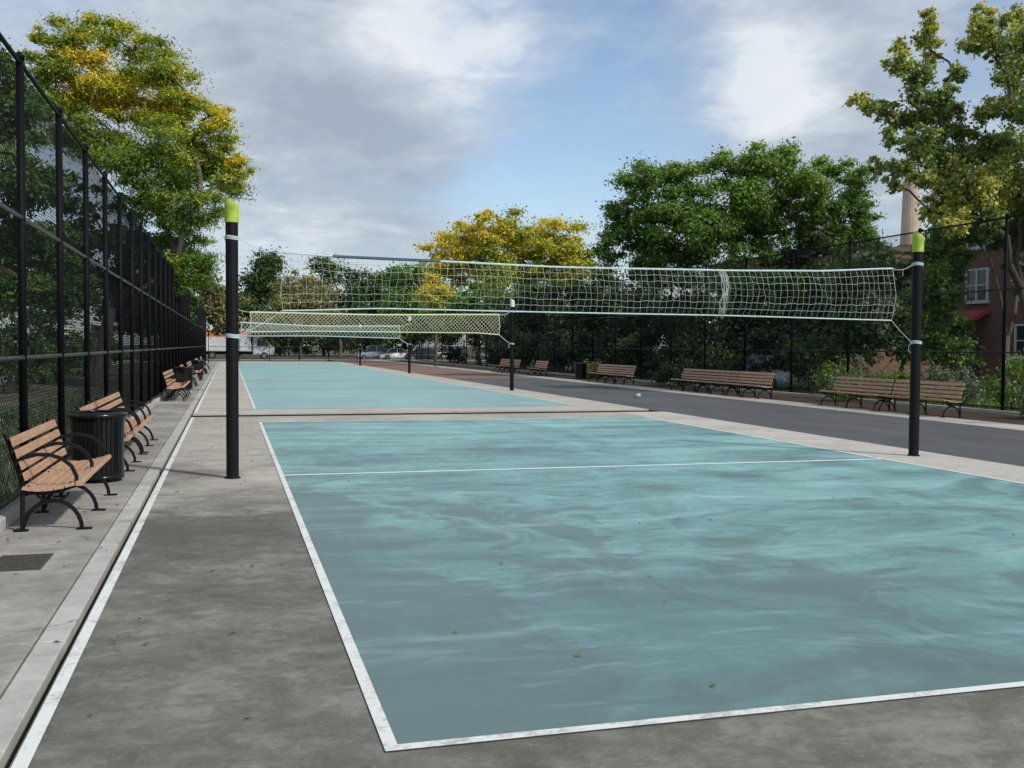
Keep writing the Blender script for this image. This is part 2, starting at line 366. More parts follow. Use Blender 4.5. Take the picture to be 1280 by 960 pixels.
# court slab: one slab per court bay, parted by grimy expansion trenches
XE = 11.08
SE = [(-6, 24.5), (25.55, 48.85), (49.35, 72.8), (73.15, 104.5)]
for i, (a, b) in enumerate(SE):
    g = MB(); g.box(-.85, XE, a, b, -.1, 0); struct(g.build('court_slab', m_conc if i == 0 else m_conc2))
g = MB(); g.sheet(-.88, 11.12, -6, 104.5, -.035); struct(g.build('trench_bed', m_dark))
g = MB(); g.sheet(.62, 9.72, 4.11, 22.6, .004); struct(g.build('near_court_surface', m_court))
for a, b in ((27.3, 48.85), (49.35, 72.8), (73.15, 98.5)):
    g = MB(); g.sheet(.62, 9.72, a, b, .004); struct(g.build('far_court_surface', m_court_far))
g = MB(); g.sheet(9.73, XE-.01, -6, 24.48, .0035); struct(g.build('court_margin', m_margin))
# painted lines
def line(x0, x1, y0, y1, mat=m_line, z=.008):
    g = MB(); g.sheet(x0, x1, y0, y1, z); return struct(g.build('court_line', mat))
line(.62, .68, 4.11, 22.6); line(.68, 9.62, 4.11, 4.17); line(9.62, 9.70, 4.11, 22.6)
line(.68, 9.62, 13.25, 13.34, m_line_faint); line(.68, 9.62, 22.52, 22.6, m_line_faint)
line(.62, .69, 27.3, 48.85); line(.62, .69, 49.35, 72.8); line(.62, .69, 73.15, 98.5)
line(9.62, 9.70, 27.3, 48.85); line(9.62, 9.70, 49.35, 72.8)
for y in (37.3, 61.4, 85.2): line(.73, 9.62, y, y+.08, m_line_faint)
line(-.84, -.775, -6, 24.4, m_line, .006); line(-.84, -.765, 25.9, 48.6, m_line, .006); line(-.84, -.765, 49.6, 72, m_line, .006)
# granite strip and bench pavement
g = MB(); y = -6.0
while y < 104:
    g.box(-1.052, -.90, y, min(y+2.42, 104.5), -.1, .004); y += 2.43
struct(bevel(g.build('granite_strip', m_granite), .006, 1))
g = MB(); y = -6.0
while y < 104:
    g.box(-1.965, -1.068, y, min(y+1.505, 104.5), -.1, .0); y += 1.52
struct(bevel(g.build('bench_pavement', m_bench_pave), .008, 1))
g = MB(); y = -6.0
while y < 104:
    g.box(-2.14, -1.965, y, y+2.99, -.12, .11); y += 3.0
struct(bevel(g.build('fence_kerb', m_granite), .02, 2))
# path east of the courts
g = MB(); g.box(XE+.02, 16.0, -6, 52, -.1, -.012); struct(g.build('asphalt_path', m_asphalt))
g = MB(); g.box(XE+.02, 16.0, 52, 120, -.1, -.012); struct(g.build('reddish_path', m_redpath))
g = MB(); y = -6.0
while y < 112:
    g.box(16.0, 17.12, y, y+2.98, -.1, .012); y += 3.0
struct(bevel(g.build('pavement', m_conc2), .01, 1))
g = MB(); g.box(17.14, 19.45, -6, 118, -.12, .0); struct(g.build('planting_bed', m_bed))
g = MB(); g.box(19.45, 19.62, -6, 118, -.12, .10); struct(bevel(g.build('planting_kerb', m_conc), .02, 2))
# street beyond the far end, street behind the right hand garden, walk behind the left fence
g = MB(); g.box(-60, 16.0, 105.0, 107.5, -.11, -.02); g.box(-60, 90, 121, 123.5, -.11, -.02); struct(g.build('far_sidewalk', m_conc2))
g = MB(); g.sheet(-200, 200, 123.5, 150, -.10); struct(g.build('street', m_asphalt))
g = MB(); g.sheet(29.5, 34, -40, 121, -.09); struct(g.build('side_street', m_asphalt))
g = MB(); g.box(34, 36, -40, 121, -.12, .03); struct(g.build('side_pavement', m_conc2))
g = MB(); g.sheet(-14, -9.5, -20, 140, -.10); struct(g.build('park_path', m_conc2))

# drain cover in the bench pavement
g = MB(); g.box(-1.74, -1.36, 8.14, 8.74, .0, .006)
for k in range(14): g.box(-1.72, -1.38, 8.17+k*.04, 8.19+k*.04, .006, .011)
m_cover = simple('rusty_cover_iron', (.055, .052, .045), .8, 0, .5, 40)
tag(g.build('drain_cover', m_cover), 'dark rectangular metal drain cover set in the bench pavement', 'drain cover')

# ================================================================ FENCES
def clip_diags(L, H, pitch, r):
    """both families of diagonal wires over an L x H panel, straight thin three-sided prisms (s, z)"""
    out = []
    for sgn in (1, -1):
        c = -H if sgn > 0 else 0
        end = L if sgn > 0 else L+H
        while c < end:
            if sgn > 0: s0, s1 = max(c, 0), min(c+H, L); z0, z1 = s0-c, s1-c
            else: s0, s1 = max(c-H, 0), min(c, L); z0, z1 = c-s0, c-s1
            if s1-s0 > .02: out.append((s0, z0, s1, z1))
            c += pitch
    return out
def fence(origin, direc, posts, H, rails, label, name='chain_link_fence', pitch=.075, wr=.0026, zbase=.1, pr=.038):
    t = thing(name, label, 'fence', (*origin, 0), math.atan2(direc[1], direc[0]))
    L = posts[-1]
    for s in posts:
        m = MB(); m.tube([(s, 0, zbase-.1), (s, 0, H+.05)], pr, 10); m.lathe([(pr*1.15, H+.03), (pr*1.15, H+.07), (pr*.6, H+.10)], 10, s, 0); m.build('post', m_fence, t, True)
    for z in rails:
        m = MB(); m.tube([(posts[0], 0, z), (L, 0, z)], .024, 8)
        for s in posts: m.tube([(s-.05, 0, z), (s+.05, 0, z)], .032, 8)
        m.build('rail', m_rail if z < H-.2 else m_fence, t)
    m = MB(); off = .045
    for a, za, b, zb in clip_diags(L-posts[0], H-zbase, pitch, wr):
        o = off + (.002 if zb > za else -.002)
        m.tube([(posts[0]+a, o, za+zbase), (posts[0]+b, o, zb+zbase)], wr, 3, cap=False)
    m.build('wire_mesh', m_wire, t)
    return t
FX = -2.05
LP = [2.45*i for i in range(0, 37)]   # from Y 8.95
fence((FX, 8.95), (0, 1), LP, 4.56, [.16, 1.54, 2.98, 4.56], 'tall black chain link fence running behind the left row of benches', pr=.042)
RP = [3.5*i for i in range(0, 28)]
fence((19.85, 15.3), (0, 1), RP, 5.2, [.16, 1.62, 3.3, 5.2], 'tall black chain link fence behind the right row of benches', pr=.045)
fence((-2.0, 106.6), (1, 0), [3.0*i for i in range(0, 6)], 3.0, [.14, 1.5, 3.0], 'low black chain link fence closing the far end of the courts', pitch=.12, wr=.004)

# ================================================================ POSTS AND NETS
def volley_post(loc, label, cap=m_neon):
    t = thing('volleyball_post', label, 'volleyball post', loc, 0, 'padded volleyball posts')
    m = MB(); m.lathe([(.077, .0), (.077, 3.24), (.07, 3.26)], 20); m.build('padding', m_pad, t, False)
    for zb in (1.0, 2.1):
        m = MB(); m.lathe([(.0785, zb), (.0795, zb+.01), (.0785, zb+.02)], 20); m.build('seam_band', m_iron, t)
    m = MB(); n = 20; b = 0; ring = []
    rr = .088
    for z in (3.22, 3.44): m.v += [(rr*math.cos(2*math.pi*k/n), rr*math.sin(2*math.pi*k/n), z) for k in range(n)]
    m.v += [(rr*.92*math.cos(2*math.pi*k/n), rr*.92*math.sin(2*math.pi*k/n), 3.49 + .05*(-math.cos(2*math.pi*k/n))) for k in range(n)]
    for i in range(2):
        for k in range(n): m.f.append((i*n+k, i*n+(k+1) % n, (i+1)*n+(k+1) % n, (i+1)*n+k))
    m.f.append(tuple(2*n+k for k in range(n))); m.f.append(tuple(reversed(range(n)))); m.build('cap', cap, t)
    for z in (3.03, 1.80):
        m = MB()
        for dz in (-.018, 0, .016):
            m.tube([(.083*math.cos(a), .083*math.sin(a), z+dz+.006*math.sin(a*2)) for a in [2*math.pi*k/16 for k in range(17)]], .008, 5)
        m.build('rope_wrap', m_rope, t)
    m = MB(); m.lathe([(.10, .001), (.10, .012), (.085, .02)], 20); m.build('base_ring', m_dark, t)
    return t
P1L, P1R = (.04, 13.2), (10.45, 13.62)
v0 = volley_post((*P1L, 0), 'black padded post with neon yellow cap, nearest on the left')
dup(v0, (*P1R, 0), 0, 'black padded post with neon yellow cap, nearest on the right beside the path')
m_paper = simple('white_post_cap', (.70, .74, .66), .6)
v2 = volley_post((10.5, 37.4, 0), 'black post with a pale cap, at the right end of the second net', m_paper)
dup(v2, (.1, 37.3, 0), 0, 'black post at the left end of the second net, hidden behind the nearest left post')
dup(v2, (10.7, 61.5, 0), 0, 'thin black post at the right end of the third net')
dup(v2, (10.65, 85.3, 0), 0, 'small black post farthest away on the right side of the courts')

def make_net(loc, A, B, top, bot, label, cell=.10, wire=.0035, cordm=m_cord, tapem=m_tape, diamond=False, x_in=(.62, 9.95), seed=1, sag=.0, bandr=.013, holes=True, anchor=(3.03, 1.80)):
    """net in the vertical plane from A to B; top/bot = lists of (x, z) knots"""
    rn = random.Random(seed)
    t = thing('volleyball_net', label, 'volleyball net', (*loc, 0), 0, 'volleyball nets')
    dy = (B[1]-A[1])/(B[0]-A[0])
    def interp(kn, x):
        if x <= kn[0][0]: return kn[0][1]
        for (a, za), (b, zb) in zip(kn, kn[1:]):
            if x <= b:
                u = (x-a)/(b-a); u = u*u*(3-2*u)*.35 + u*.65; return za+(zb-za)*u
        return kn[-1][1]
    ph = rn.random()*6
    def P(x, v):  # v: 0 bottom .. 1 top
        zt, zb = interp(top, x), interp(bot, x)
        wob = .012*math.sin(x*5.1+v*3+ph)+.010*math.sin(x*13+v*7)+.008*math.sin(x*29+v*17)
        mid = 4*v*(1-v)
        belly = -.10*mid + .03*math.sin(x*1.3+ph)*mid
        return (x-loc[0] + wob*mid*1.1 + (v-.5)*0, A[1]+(x-A[0])*dy-loc[1] + belly, zb+(zt-zb)*v + wob*.55*mid)
    x0, x1 = x_in; nc = int((x1-x0)/cell); nr = max(2, int(round((interp(top, (x0+x1)/2)-interp(bot, (x0+x1)/2))/cell)))
    m = MB()
    lean = .05
    if not diamond:
        for i in range(nc+1):
            x = x0+(x1-x0)*i/nc; j = [(rn.random()-.5)*.022 for _ in range(nr+1)]
            pts = [P(x+j[k]*(1 if 0 < k < nr else 0), k/nr) for k in range(nr+1)]
            m.tube(pts, wire, 4, cap=False)
        for k in range(1, nr):
            th = wire*(1.5 if k in (1, 2, nr-1, nr-2) else .7)
            pts = [P(x0+(x1-x0)*i/(nc*2), k/nr + (rn.random()-.5)*.014) for i in range(nc*2+1)]
            m.tube(pts, th, 4, cap=False)
    else:
        for sgn in (1, -1):
            for i in range(-nr, nc+nr+1):
                pts = []
                for k in range(nr+1):
                    xi = i + sgn*k
                    if 0 <= xi <= nc: pts.append(P(x0+(x1-x0)*xi/nc, k/nr))
                if len(pts) > 1: m.tube(pts, wire, 4, cap=False)
    m.build('netting', cordm, t)
    m = MB(); n = 90
    m.tube([P(x0+(x1-x0)*i/n, 1) for i in range(n+1)], bandr, 6, flat=.5); m.build('top_tape', tapem, t)
    m = MB(); m.tube([P(x0+(x1-x0)*i/n, 0) for i in range(n+1)], bandr*.75, 6, flat=.6); m.build('bottom_cord', tapem if not diamond else cordm, t)
    for x in (x0, x1):
        m = MB(); m.tube([P(x, v/8) for v in range(9)], wire*2, 5); m.build('side_cord', cordm, t)
    for xe, (ax, ay) in ((x0, A), (x1, B)):
        for v, za in ((1, anchor[0]), (0, anchor[1])):
            p = Vector(P(xe, v)); q = Vector((ax-loc[0], ay-loc[1], za)); s = 1 if xe < ax else -1
            q.x -= s*.08
            m = MB(); m.tube([p + (q-p)*u + Vector((0, 0, -.05*4*u*(1-u)*(1 if v else .3))) for u in [k/8 for k in range(9)]], wire*1.9, 5)
            if v == 0: m.tube([q, q+Vector((-s*.05, 0, -.06)), q+Vector((-s*.06, .0, -.13)), q+Vector((-s*.01, 0, -.17))], wire*1.5, 5)
            if v == 1: m.tube([p+(q-p)*.5+Vector((0, 0, -.05)), p+(q-p)*.5+Vector((0, 0, -.16))], wire*1.5, 5)
            m.build('tie_rope', m_rope, t)
    return t, P
top1 = [(.65, 2.87), (1.45, 2.84), (2.4, 2.83), (4.45, 2.80), (6.96, 2.83), (8.6, 2.87), (10.02, 2.95)]
bot1 = [(.72, 2.13), (1.97, 2.18), (4.46, 2.17), (6.97, 2.17), (9.93, 2.14)]
net1, P1 = make_net((5.2, 13.4), P1L, P1R, top1, bot1, 'sagging white square mesh volleyball net across the nearest court', cell=.098, wire=.0023, x_in=(.66, 9.98))
m = MB(); m.tube([P1(x, 1) for x in [1.3+.11*i for i in range(14)]], .020, 6, flat=.6); m.build('navy_sleeve', m_bandd, net1)
m = MB()   # frayed white centre strap hanging on the net
rn = random.Random(5)
for k in range(7):
    xx = 6.98+(rn.random()-.5)*.09
    m.tube([P1(xx+(rn.random()-.5)*.07, v) for v in (1.0, .82, .62, .45, .3, .12, -.06)], [.004, .007, .004, .009, .004, .007, .003], 5)
m.build('centre_strap', m_cord, net1)
make_net((5.2, 37.4), (.1, 37.3), (10.5, 37.4), [(.74, 2.86), (5, 2.83), (9.9, 2.91)], [(.74, 2.15), (3, 2.2), (7, 2.2), (9.1, 2.2), (10.05, 2.14)],
         'yellowed diamond mesh volleyball net across the second court', cell=.14, wire=.006, cordm=m_cordy, tapem=m_cordy, diamond=True, x_in=(.74, 9.98), seed=3, bandr=.026)
make_net((5.2, 61.5), (.1, 61.5), (10.7, 61.5), [(.7, 3.0), (5, 2.84), (10.1, 2.9)], [(.7, 2.2), (5, 2.25), (10.1, 2.15)],
         'pale volleyball net across the third court, seen under the second', cell=.22, wire=.009, cordm=m_tape, tapem=m_tape, diamond=True, x_in=(.7, 10.1), seed=4, bandr=.034)

# ================================================================ BENCHES
def make_bench(L, label, loc, rz, group, arms=True, nframes=3):
    t = thing('park_bench', label, 'bench', loc, rz, group)
    # x forward, y along the length, origin at the back feet, y = 0 at one end
    def bar(m, prof, y, r=.017): m.tube([(x, y, z) for x, z in prof], r, 6, flat=1.15)
    ys = [.06 + (L-.12)*i/(nframes-1) for i in range(nframes)]
    def arc(cx, cz, rx, rz_, a0, a1, n=12): return [(cx+rx*math.cos(R(a0+(a1-a0)*i/n)), cz+rz_*math.sin(R(a0+(a1-a0)*i/n))) for i in range(n+1)]
    for y in ys:
        m = MB()
        bar(m, [(0, 0), (0, .2), (.005, .40), (-.02, .52), (-.07, .68), (-.13, .88)], y, .019)
        bar(m, arc(.25, .0, .245, .27, 172, 0), y, .019)
        bar(m, [(0, .37), (.06, .345), (.18, .335), (.32, .355), (.44, .40), (.50, .40)], y, .016)
        bar(m, arc(.25, .36, .14, .095, 190, 350, 8), y, .012)
        m.box(-.075, .045, y-.035, y+.035, 0, .014); m.box(.45, .58, y-.035, y+.035, 0, .014)
        f = m.build('frame', m_iron, t)
        if arms:
            m = MB(); bar(m, [(-.055, .62), (.02, .665), (.12, .69), (.23, .685), (.33, .65), (.41, .58), (.45, .49), (.455, .40)], y, .018); m.build('armrest', m_iron, t)
    m = MB()
    for (x, z, w, a) in ((.045, .388, .082, -12), (.133, .377, .082, -3), (.221, .380, .082, 5), (.309, .391, .082, 9), (.40, .413, .085, 14)):
        h = .014; c, s = math.cos(R(a)), math.sin(R(a)); pr = []
        for u, v in ((-w/2, -h), (w/2, -h), (w/2, h*.4), (w/2-.008, h), (-w/2+.008, h), (-w/2, h*.4)): pr.append((x+u*c-v*s, z+u*s+v*c))
        m.prism(pr, 'y', 0, L)
    m.prism([(.452, .405), (.505, .405), (.520, .42), (.515, .445), (.50, .452), (.452, .446)], 'y', 0, L)
    m.build('seat', m_wood, t)
    m = MB()
    for (x, z, w) in ((.006, .50, .075), (-.022, .60, .078), (-.056, .705, .078), (-.092, .812, .085)):
        a = math.atan2(.30, -.09); ca, sa = math.cos(a), math.sin(a); h = .013; pr = []
        for u, v in ((-w/2, -h), (w/2, -h), (w/2, h*.4), (w/2-.006, h), (-w/2+.006, h), (-w/2, h*.4)):
            pr.append((x+.028+u*ca+v*sa, z+u*sa-v*ca))
        m.prism(pr, 'y', 0, L)
    m.build('backrest', m_wood, t)
    m = MB()
    for y in ys:
        for x, z in ((.05, .405), (.40, .43), (.03, .50), (-.03, .705)): m.tube([(x, y, z-.004), (x, y, z+.008)], .008, 6)
    m.build('bolts', m_iron, t)
    return t
GL = 'benches along the left fence'
b0 = make_bench(2.26, 'wooden slat bench with black iron arms, nearest the camera by the left fence', (-1.79, 9.80, 0), 0, GL)
left = [(14.15, 'wooden bench with black iron arms just behind the black trash can'),
        (16.55, 'wooden iron armed bench end to end behind the one at the trash can'),
        (31.4, 'fourth left bench from the camera, first after the long empty stretch'),
        (33.8, 'fifth left bench from the camera, joined to the far end of the fourth'),
        (42.0, 'sixth bench from the camera along the left fence'),
        (48.6, 'seventh bench from the camera along the left fence'),
        (51.0, 'eighth bench from the camera along the left fence'),
        (60.0, 'ninth tiny bench from the camera along the left fence'),
        (62.5, 'tenth tiny bench from the camera along the left fence'),
        (71.0, 'farthest tiny bench along the left fence')]
for y, lb in left: dup(b0, (-1.79, y, 0), 0, lb)
GR = 'benches along the right fence'
b1 = make_bench(2.66, 'reddish brown bench nearest on the right, crossed by the right post', (17.45, 23.62, .012), math.pi, GR, arms=False)
for y, lb in ((26.4, 'reddish brown bench joined to the far end of the nearest right bench'),):
    dup(b1, (17.45, y, .012), math.pi, lb)
b2 = make_bench(2.3, 'right bench that ends at the white car seen through the fence', (17.45, 32.3, .012), math.pi, GR, arms=False)
for y, lb in ((34.62, 'middle one of three joined benches on the right beyond the bushes'), (36.94, 'farthest of the three joined benches on the right'),
              (44.2, 'near one of two joined benches between dark shrub and right trash can'), (46.55, 'far one of two joined benches next to the right trash can'),
              (57.0, 'lone pale bench just right of the second net post'),
              (62.6, 'far right bench under the loose end of the second net'), (65.0, 'farthest right bench, left of the second net post')):
    dup(b2, (17.45, y, .012), math.pi, lb)

# ================================================================ TRASH CANS
def make_bin(loc, label):
    t = thing('trash_can', label, 'trash can', loc, 0, 'black slatted trash cans')
    n = 36
    m = MB()
    for k in range(n):
        a = 2*math.pi*k/n; c, s = math.cos(a), math.sin(a); w = .0215
        prof = [(.295, .05), (.30, .30), (.305, .60), (.312, .74), (.325, .80)]
        b = len(m.v)
        for r, z in prof:
            for rr, sg in ((r, -1), (r, 1), (r-.008, 1), (r-.008, -1)): m.v.append((rr*c - sg*w*s, rr*s + sg*w*c, z))
        for i in range(len(prof)-1):
            for q in range(4): m.f.append((b+i*4+q, b+i*4+(q+1) % 4, b+(i+1)*4+(q+1) % 4, b+(i+1)*4+q))
    m.build('slats', m_bin, t)
    m = MB(); m.lathe([(.27, .04), (.308, .04), (.308, .085), (.27, .085), (.27, .04)], 30, cap=False); m.build('base_band', m_bin, t, True)
    m = MB(); m.lathe([(.30, .79), (.345, .79), (.352, .815), (.345, .84), (.30, .85), (.24, .862), (.235, .84), (.29, .80), (.30, .79)], 32, cap=False); m.build('rim', m_bin, t, True)
    m = MB(); m.lathe([(.25, .06), (.262, .78), (.24, .80), (.23, .5)], 24); m.build('liner', m_bag, t)
    for a in (45, 135, 225, 315):
        m = MB(); m.lathe([(.022, 0), (.022, .05)], 10, .24*math.cos(R(a)), .24*math.sin(R(a))); m.build('foot', m_bin, t)
    return t
bn = make_bin((-1.56, 13.32, 0), 'glossy black slatted trash can between the first two left benches')
dup(bn, (-1.6, 39.5, 0), 0, 'small black trash can far along the left fence')
dup(bn, (17.75, 49.9, .012), 0, 'black trash can standing alone by the right fence')
dup(bn, (-1.6, 56.5, 0), 0, 'tiny black trash can among the farthest left benches')
# paper cup
p = at(795, 497, 1); k = (CAM_Z-.0)/(CAM_Z-p.z); p = Vector((p.x*k, p.y*k, 0))
t = thing('paper_cup', 'small white paper cup lying on the asphalt path', 'cup', (p.x, p.y, .06), .5)
m = MB(); m.tube([(0, 0, 0), (.17, 0, 0.012)], [.05, .068], 14); m.build('cup_wall', m_cord, t, True)
m = MB(); m.tube([(.17, 0, .012), (.18, 0, .013)], .074, 14); m.build('lid', m_tape, t)

# ================================================================ TREES AND SHRUBS
def leaves_mesh(name, centers, radii, flats, hues, counts, lsize, mat, parent, droop=0.0, rs=None, aspect=.5):
    rs = rs or np.random.default_rng(1)
    idx = np.repeat(np.arange(len(centers)), counts); n = len(idx)
    d = rs.normal(size=(n, 3)); d /= np.linalg.norm(d, axis=1)[:, None]
    rr = radii[idx]*np.minimum(np.abs(rs.normal(size=n))*.62, 1.6)
    off = d*rr[:, None]; off[:, 2] *= flats[idx]
    ctr = centers[idx] + off
    nn = rs.normal(size=(n, 3))*.62 + d*.45; nn[:, 2] += .55; nn /= np.linalg.norm(nn, axis=1)[:, None]
    a = rs.normal(size=(n, 3)); a[:, 2] -= droop; a = np.cross(nn, a); a /= np.linalg.norm(a, axis=1)[:, None]
    b = np.cross(nn, a)
    s = lsize*(.45+1.1*rs.random(n)**1.5)
    A = a*s[:, None]; B = b*(s*aspect)[:, None]
    V = np.empty((n, 4, 3)); V[:, 0] = ctr-A*.5; V[:, 1] = ctr+B*.5; V[:, 2] = ctr+A*.5; V[:, 3] = ctr-B*.5
    me = bpy.data.meshes.new(name); me.vertices.add(n*4); me.vertices.foreach_set('co', V.reshape(-1).astype(np.float32))
    me.loops.add(n*4); me.loops.foreach_set('vertex_index', np.arange(n*4, dtype=np.int32))
    me.polygons.add(n); me.polygons.foreach_set('loop_start', np.arange(0, n*4, 4, dtype=np.int32))
    at_ = me.attributes.new('hue', 'FLOAT', 'FACE')
    h = np.clip(hues[idx] + rs.normal(size=n)*.13, 0, 1); at_.data.foreach_set('value', h.astype(np.float32))
    me.update(calc_edges=True); me.materials.append(mat)
    o = bpy.data.objects.new(name, me); C.objects.link(o)
    if parent: o.parent = parent
    return o
def tree(kind, label, base, lobes, nleaf, lsize, mat, seed, trunk_r=.2, fork=.35, group=None, sub=9, subr=.36, flat=.7, droop=.2, cat='tree', zbase=-.12, spread=.9, aspect=.5, twigs=True):
    """lobes: list of (Vector centre, radius, hue). Real 3D crown of leaf clumps round a limbed trunk."""
    rs = np.random.default_rng(seed)
    t = thing(kind, label, cat, (base[0], base[1], zbase), 0, group)
    if base[1] > 100: nleaf = int(nleaf*1.7); lobes = [(c, rr_*1.18, h) for c, rr_, h in lobes]
    B0 = Vector((base[0], base[1], zbase))
    zs = [l[0].z for l in lobes]; zlo, zhi = min(zs), max(zs)
    cen = sum((l[0] for l in lobes), Vector())/len(lobes)
    forkz = zbase + max(.6, (zlo-zbase)*1.0) * (1-fork) + (zhi-zlo)*.12
    tp = Vector((base[0]*.7+cen.x*.3, base[1]*.7+cen.y*.3, forkz)) - B0
    m = MB()
    mid = tp*.5 + Vector((rs.normal()*.12, rs.normal()*.12, 0))
    m.tube([(0, 0, 0), tuple(tp*.08), tuple(mid), tuple(tp)], [trunk_r*1.45, trunk_r*1.05, trunk_r*.9, trunk_r*.75], 10)
    C_, R_, F_, H_, W_ = [], [], [], [], []
    pos = [tp*.94] + [l[0]-B0 for l in lobes]; par = {0: None}; plen = {0: 0.0}
    for i in sorted(range(1, len(pos)), key=lambda i: (pos[i]-pos[0]).length):
        best = min(par, key=lambda j: (pos[i]-pos[j]).length + .45*plen[j] + (2.0 if pos[j].z > pos[i].z + lobes[i-1][1] else 0))
        par[i] = best; plen[i] = plen[best] + (pos[i]-pos[best]).length
    cnt_ = {i: 1 for i in par}
    for i in sorted(par, key=lambda i: -plen[i]):
        if par[i] is not None: cnt_[par[i]] += cnt_[i]
    if twigs:
        for i in par:
            if par[i] is None: continue
            a, e = pos[par[i]], pos[i]; L_ = (e-a).length; ra = trunk_r*.75*(cnt_[i]/len(pos))**.5; rb = ra*.62 if cnt_[i] > 1 else ra*.3
            md = [a+(e-a)*u + Vector((rs.normal()*.05*L_, rs.normal()*.05*L_, .10*L_*math.sin(math.pi*u))) for u in (.33, .66)]
            m.tube([a, md[0], md[1], e], [ra, ra*.85, (ra+rb)/2, rb], 6)
    for (c, r, h) in lobes:
        cl = c - B0
        for k in range(int(sub*1.6)):
            d = rs.normal(size=3); d /= np.linalg.norm(d); u = rs.random()**.45*spread
            q = np.array(cl) + d*r*u*np.array([1, 1, .85])
            C_.append(q); R_.append(r*subr*1.12*(.6+.8*rs.random())); F_.append(flat*(.7+.5*rs.random())); W_.append(r*r)
            H_.append(min(1, max(0, h + rs.normal()*.13 + .10*d[2])))
            if twigs and k % 2 == 0:
                e = Vector(q); m.tube([cl, cl+(e-cl)*.5+Vector((0, 0, .05*r)), e], [trunk_r*.09, trunk_r*.06, trunk_r*.025], 4)
    m.build('trunk', m_bark, t, True)
    C_ = np.array(C_); R_ = np.array(R_); W_ = np.array(R_)**2; cnt = np.maximum(4, (nleaf*1.45*W_/W_.sum())).astype(int)
    leaves_mesh('crown', C_, R_, np.array(F_), np.array(H_), cnt, lsize, LEAF[mat], t, droop, rs, aspect)
    return t
def px_lobes(Y, items, jit=.5, seed=0, fk=1.0):
    """(px, py, radius in px, hue[, dY]) to world lobes"""
    rs = random.Random(seed); out = []
    for it in items:
        px, py, rp, h = it[:4]; dy = it[4] if len(it) > 4 else 0
        rad = None; y = Y + dy
        c = at(px, py, y); depth = (c-Vector((0, 0, CAM_Z))).dot(fw); rad = rp/F_PX*depth*fk
        if len(it) <= 4:
            y2 = y + (rs.random()-.5)*2*jit*rad*1.4; c = at(px, py, y2); rad *= y2/y
        out.append((c, rad, h))
    return out

# left: big honey locust turning yellow, hanging over the fence
tree('honey_locust_tree', 'large yellow and green tree leaning over the left fence', (-5.2, 44),
     px_lobes(44, [(95, 38, 30, .45), (130, 40, 26, .5), (165, 65, 36, .42), (203, 88, 36, .5), (75, 80, 34, .42), (118, 95, 40, .78), (160, 120, 42, .82), (205, 140, 36, .78), (262, 145, 24, .75), (236, 122, 26, .55),
      (95, 135, 40, .74), (110, 165, 42, .25), (150, 175, 44, .22), (195, 185, 42, .26), (240, 175, 34, .55), (282, 190, 24, .60), (298, 218, 20, .62), (262, 220, 36, .36), (220, 232, 42, .12), (165, 230, 42, .1),
      (245, 262, 32, .14), (205, 280, 40, .05), (238, 305, 32, .06), (250, 340, 26, .05), (215, 335, 36, .04), (60, 130, 30, .4), (50, 45, 14, .5)], .8, 1, 1.24),
     175000, .16, 'locust', 11, .30, .5, None, 9, .40, .5, .5, spread=.95, aspect=.30)
tree('shade_tree', 'dark green tree close behind the left fence at the picture edge', (-7.2, 23),
     px_lobes(23, [(-20, 110, 60, .3), (10, 160, 50, .45), (-10, 230, 60, .4), (40, 235, 45, .2), (20, 300, 50, .3), (70, 310, 40, .2), (-20, 330, 60, .2), (50, 370, 42, .2), (95, 370, 34, .15)], .8, 2),
     42000, .11, 'green', 12, .25, .5, None, 9, .40, .6, .3)
tree('shade_tree', 'dark tree behind the left fence below the yellow tree', (-7.5, 60),
     px_lobes(60, [(95, 250, 40, .2), (130, 290, 40, .2), (165, 320, 40, .2), (110, 340, 42, .1), (150, 370, 38, .2), (200, 370, 36, .2), (225, 385, 28, .3), (75, 310, 44, .2), (180, 395, 34, .2)], .8, 3),
     12000, .30, 'dark', 13, .25, .6, None, 9, .40, .6, .3)
tree('shade_tree', 'rounded olive tree beyond the far end of the left fence', (-5.5, 112),
     px_lobes(112, [(262, 372, 22, .3), (245, 350, 22, .2), (285, 378, 20, .5), (268, 398, 20, .3), (290, 402, 16, .4), (250, 390, 22, .2), (232, 395, 20, .2)], .8, 4),
     6000, .42, 'olive', 14, .25, .6, None, 8, .42, .6, .3)
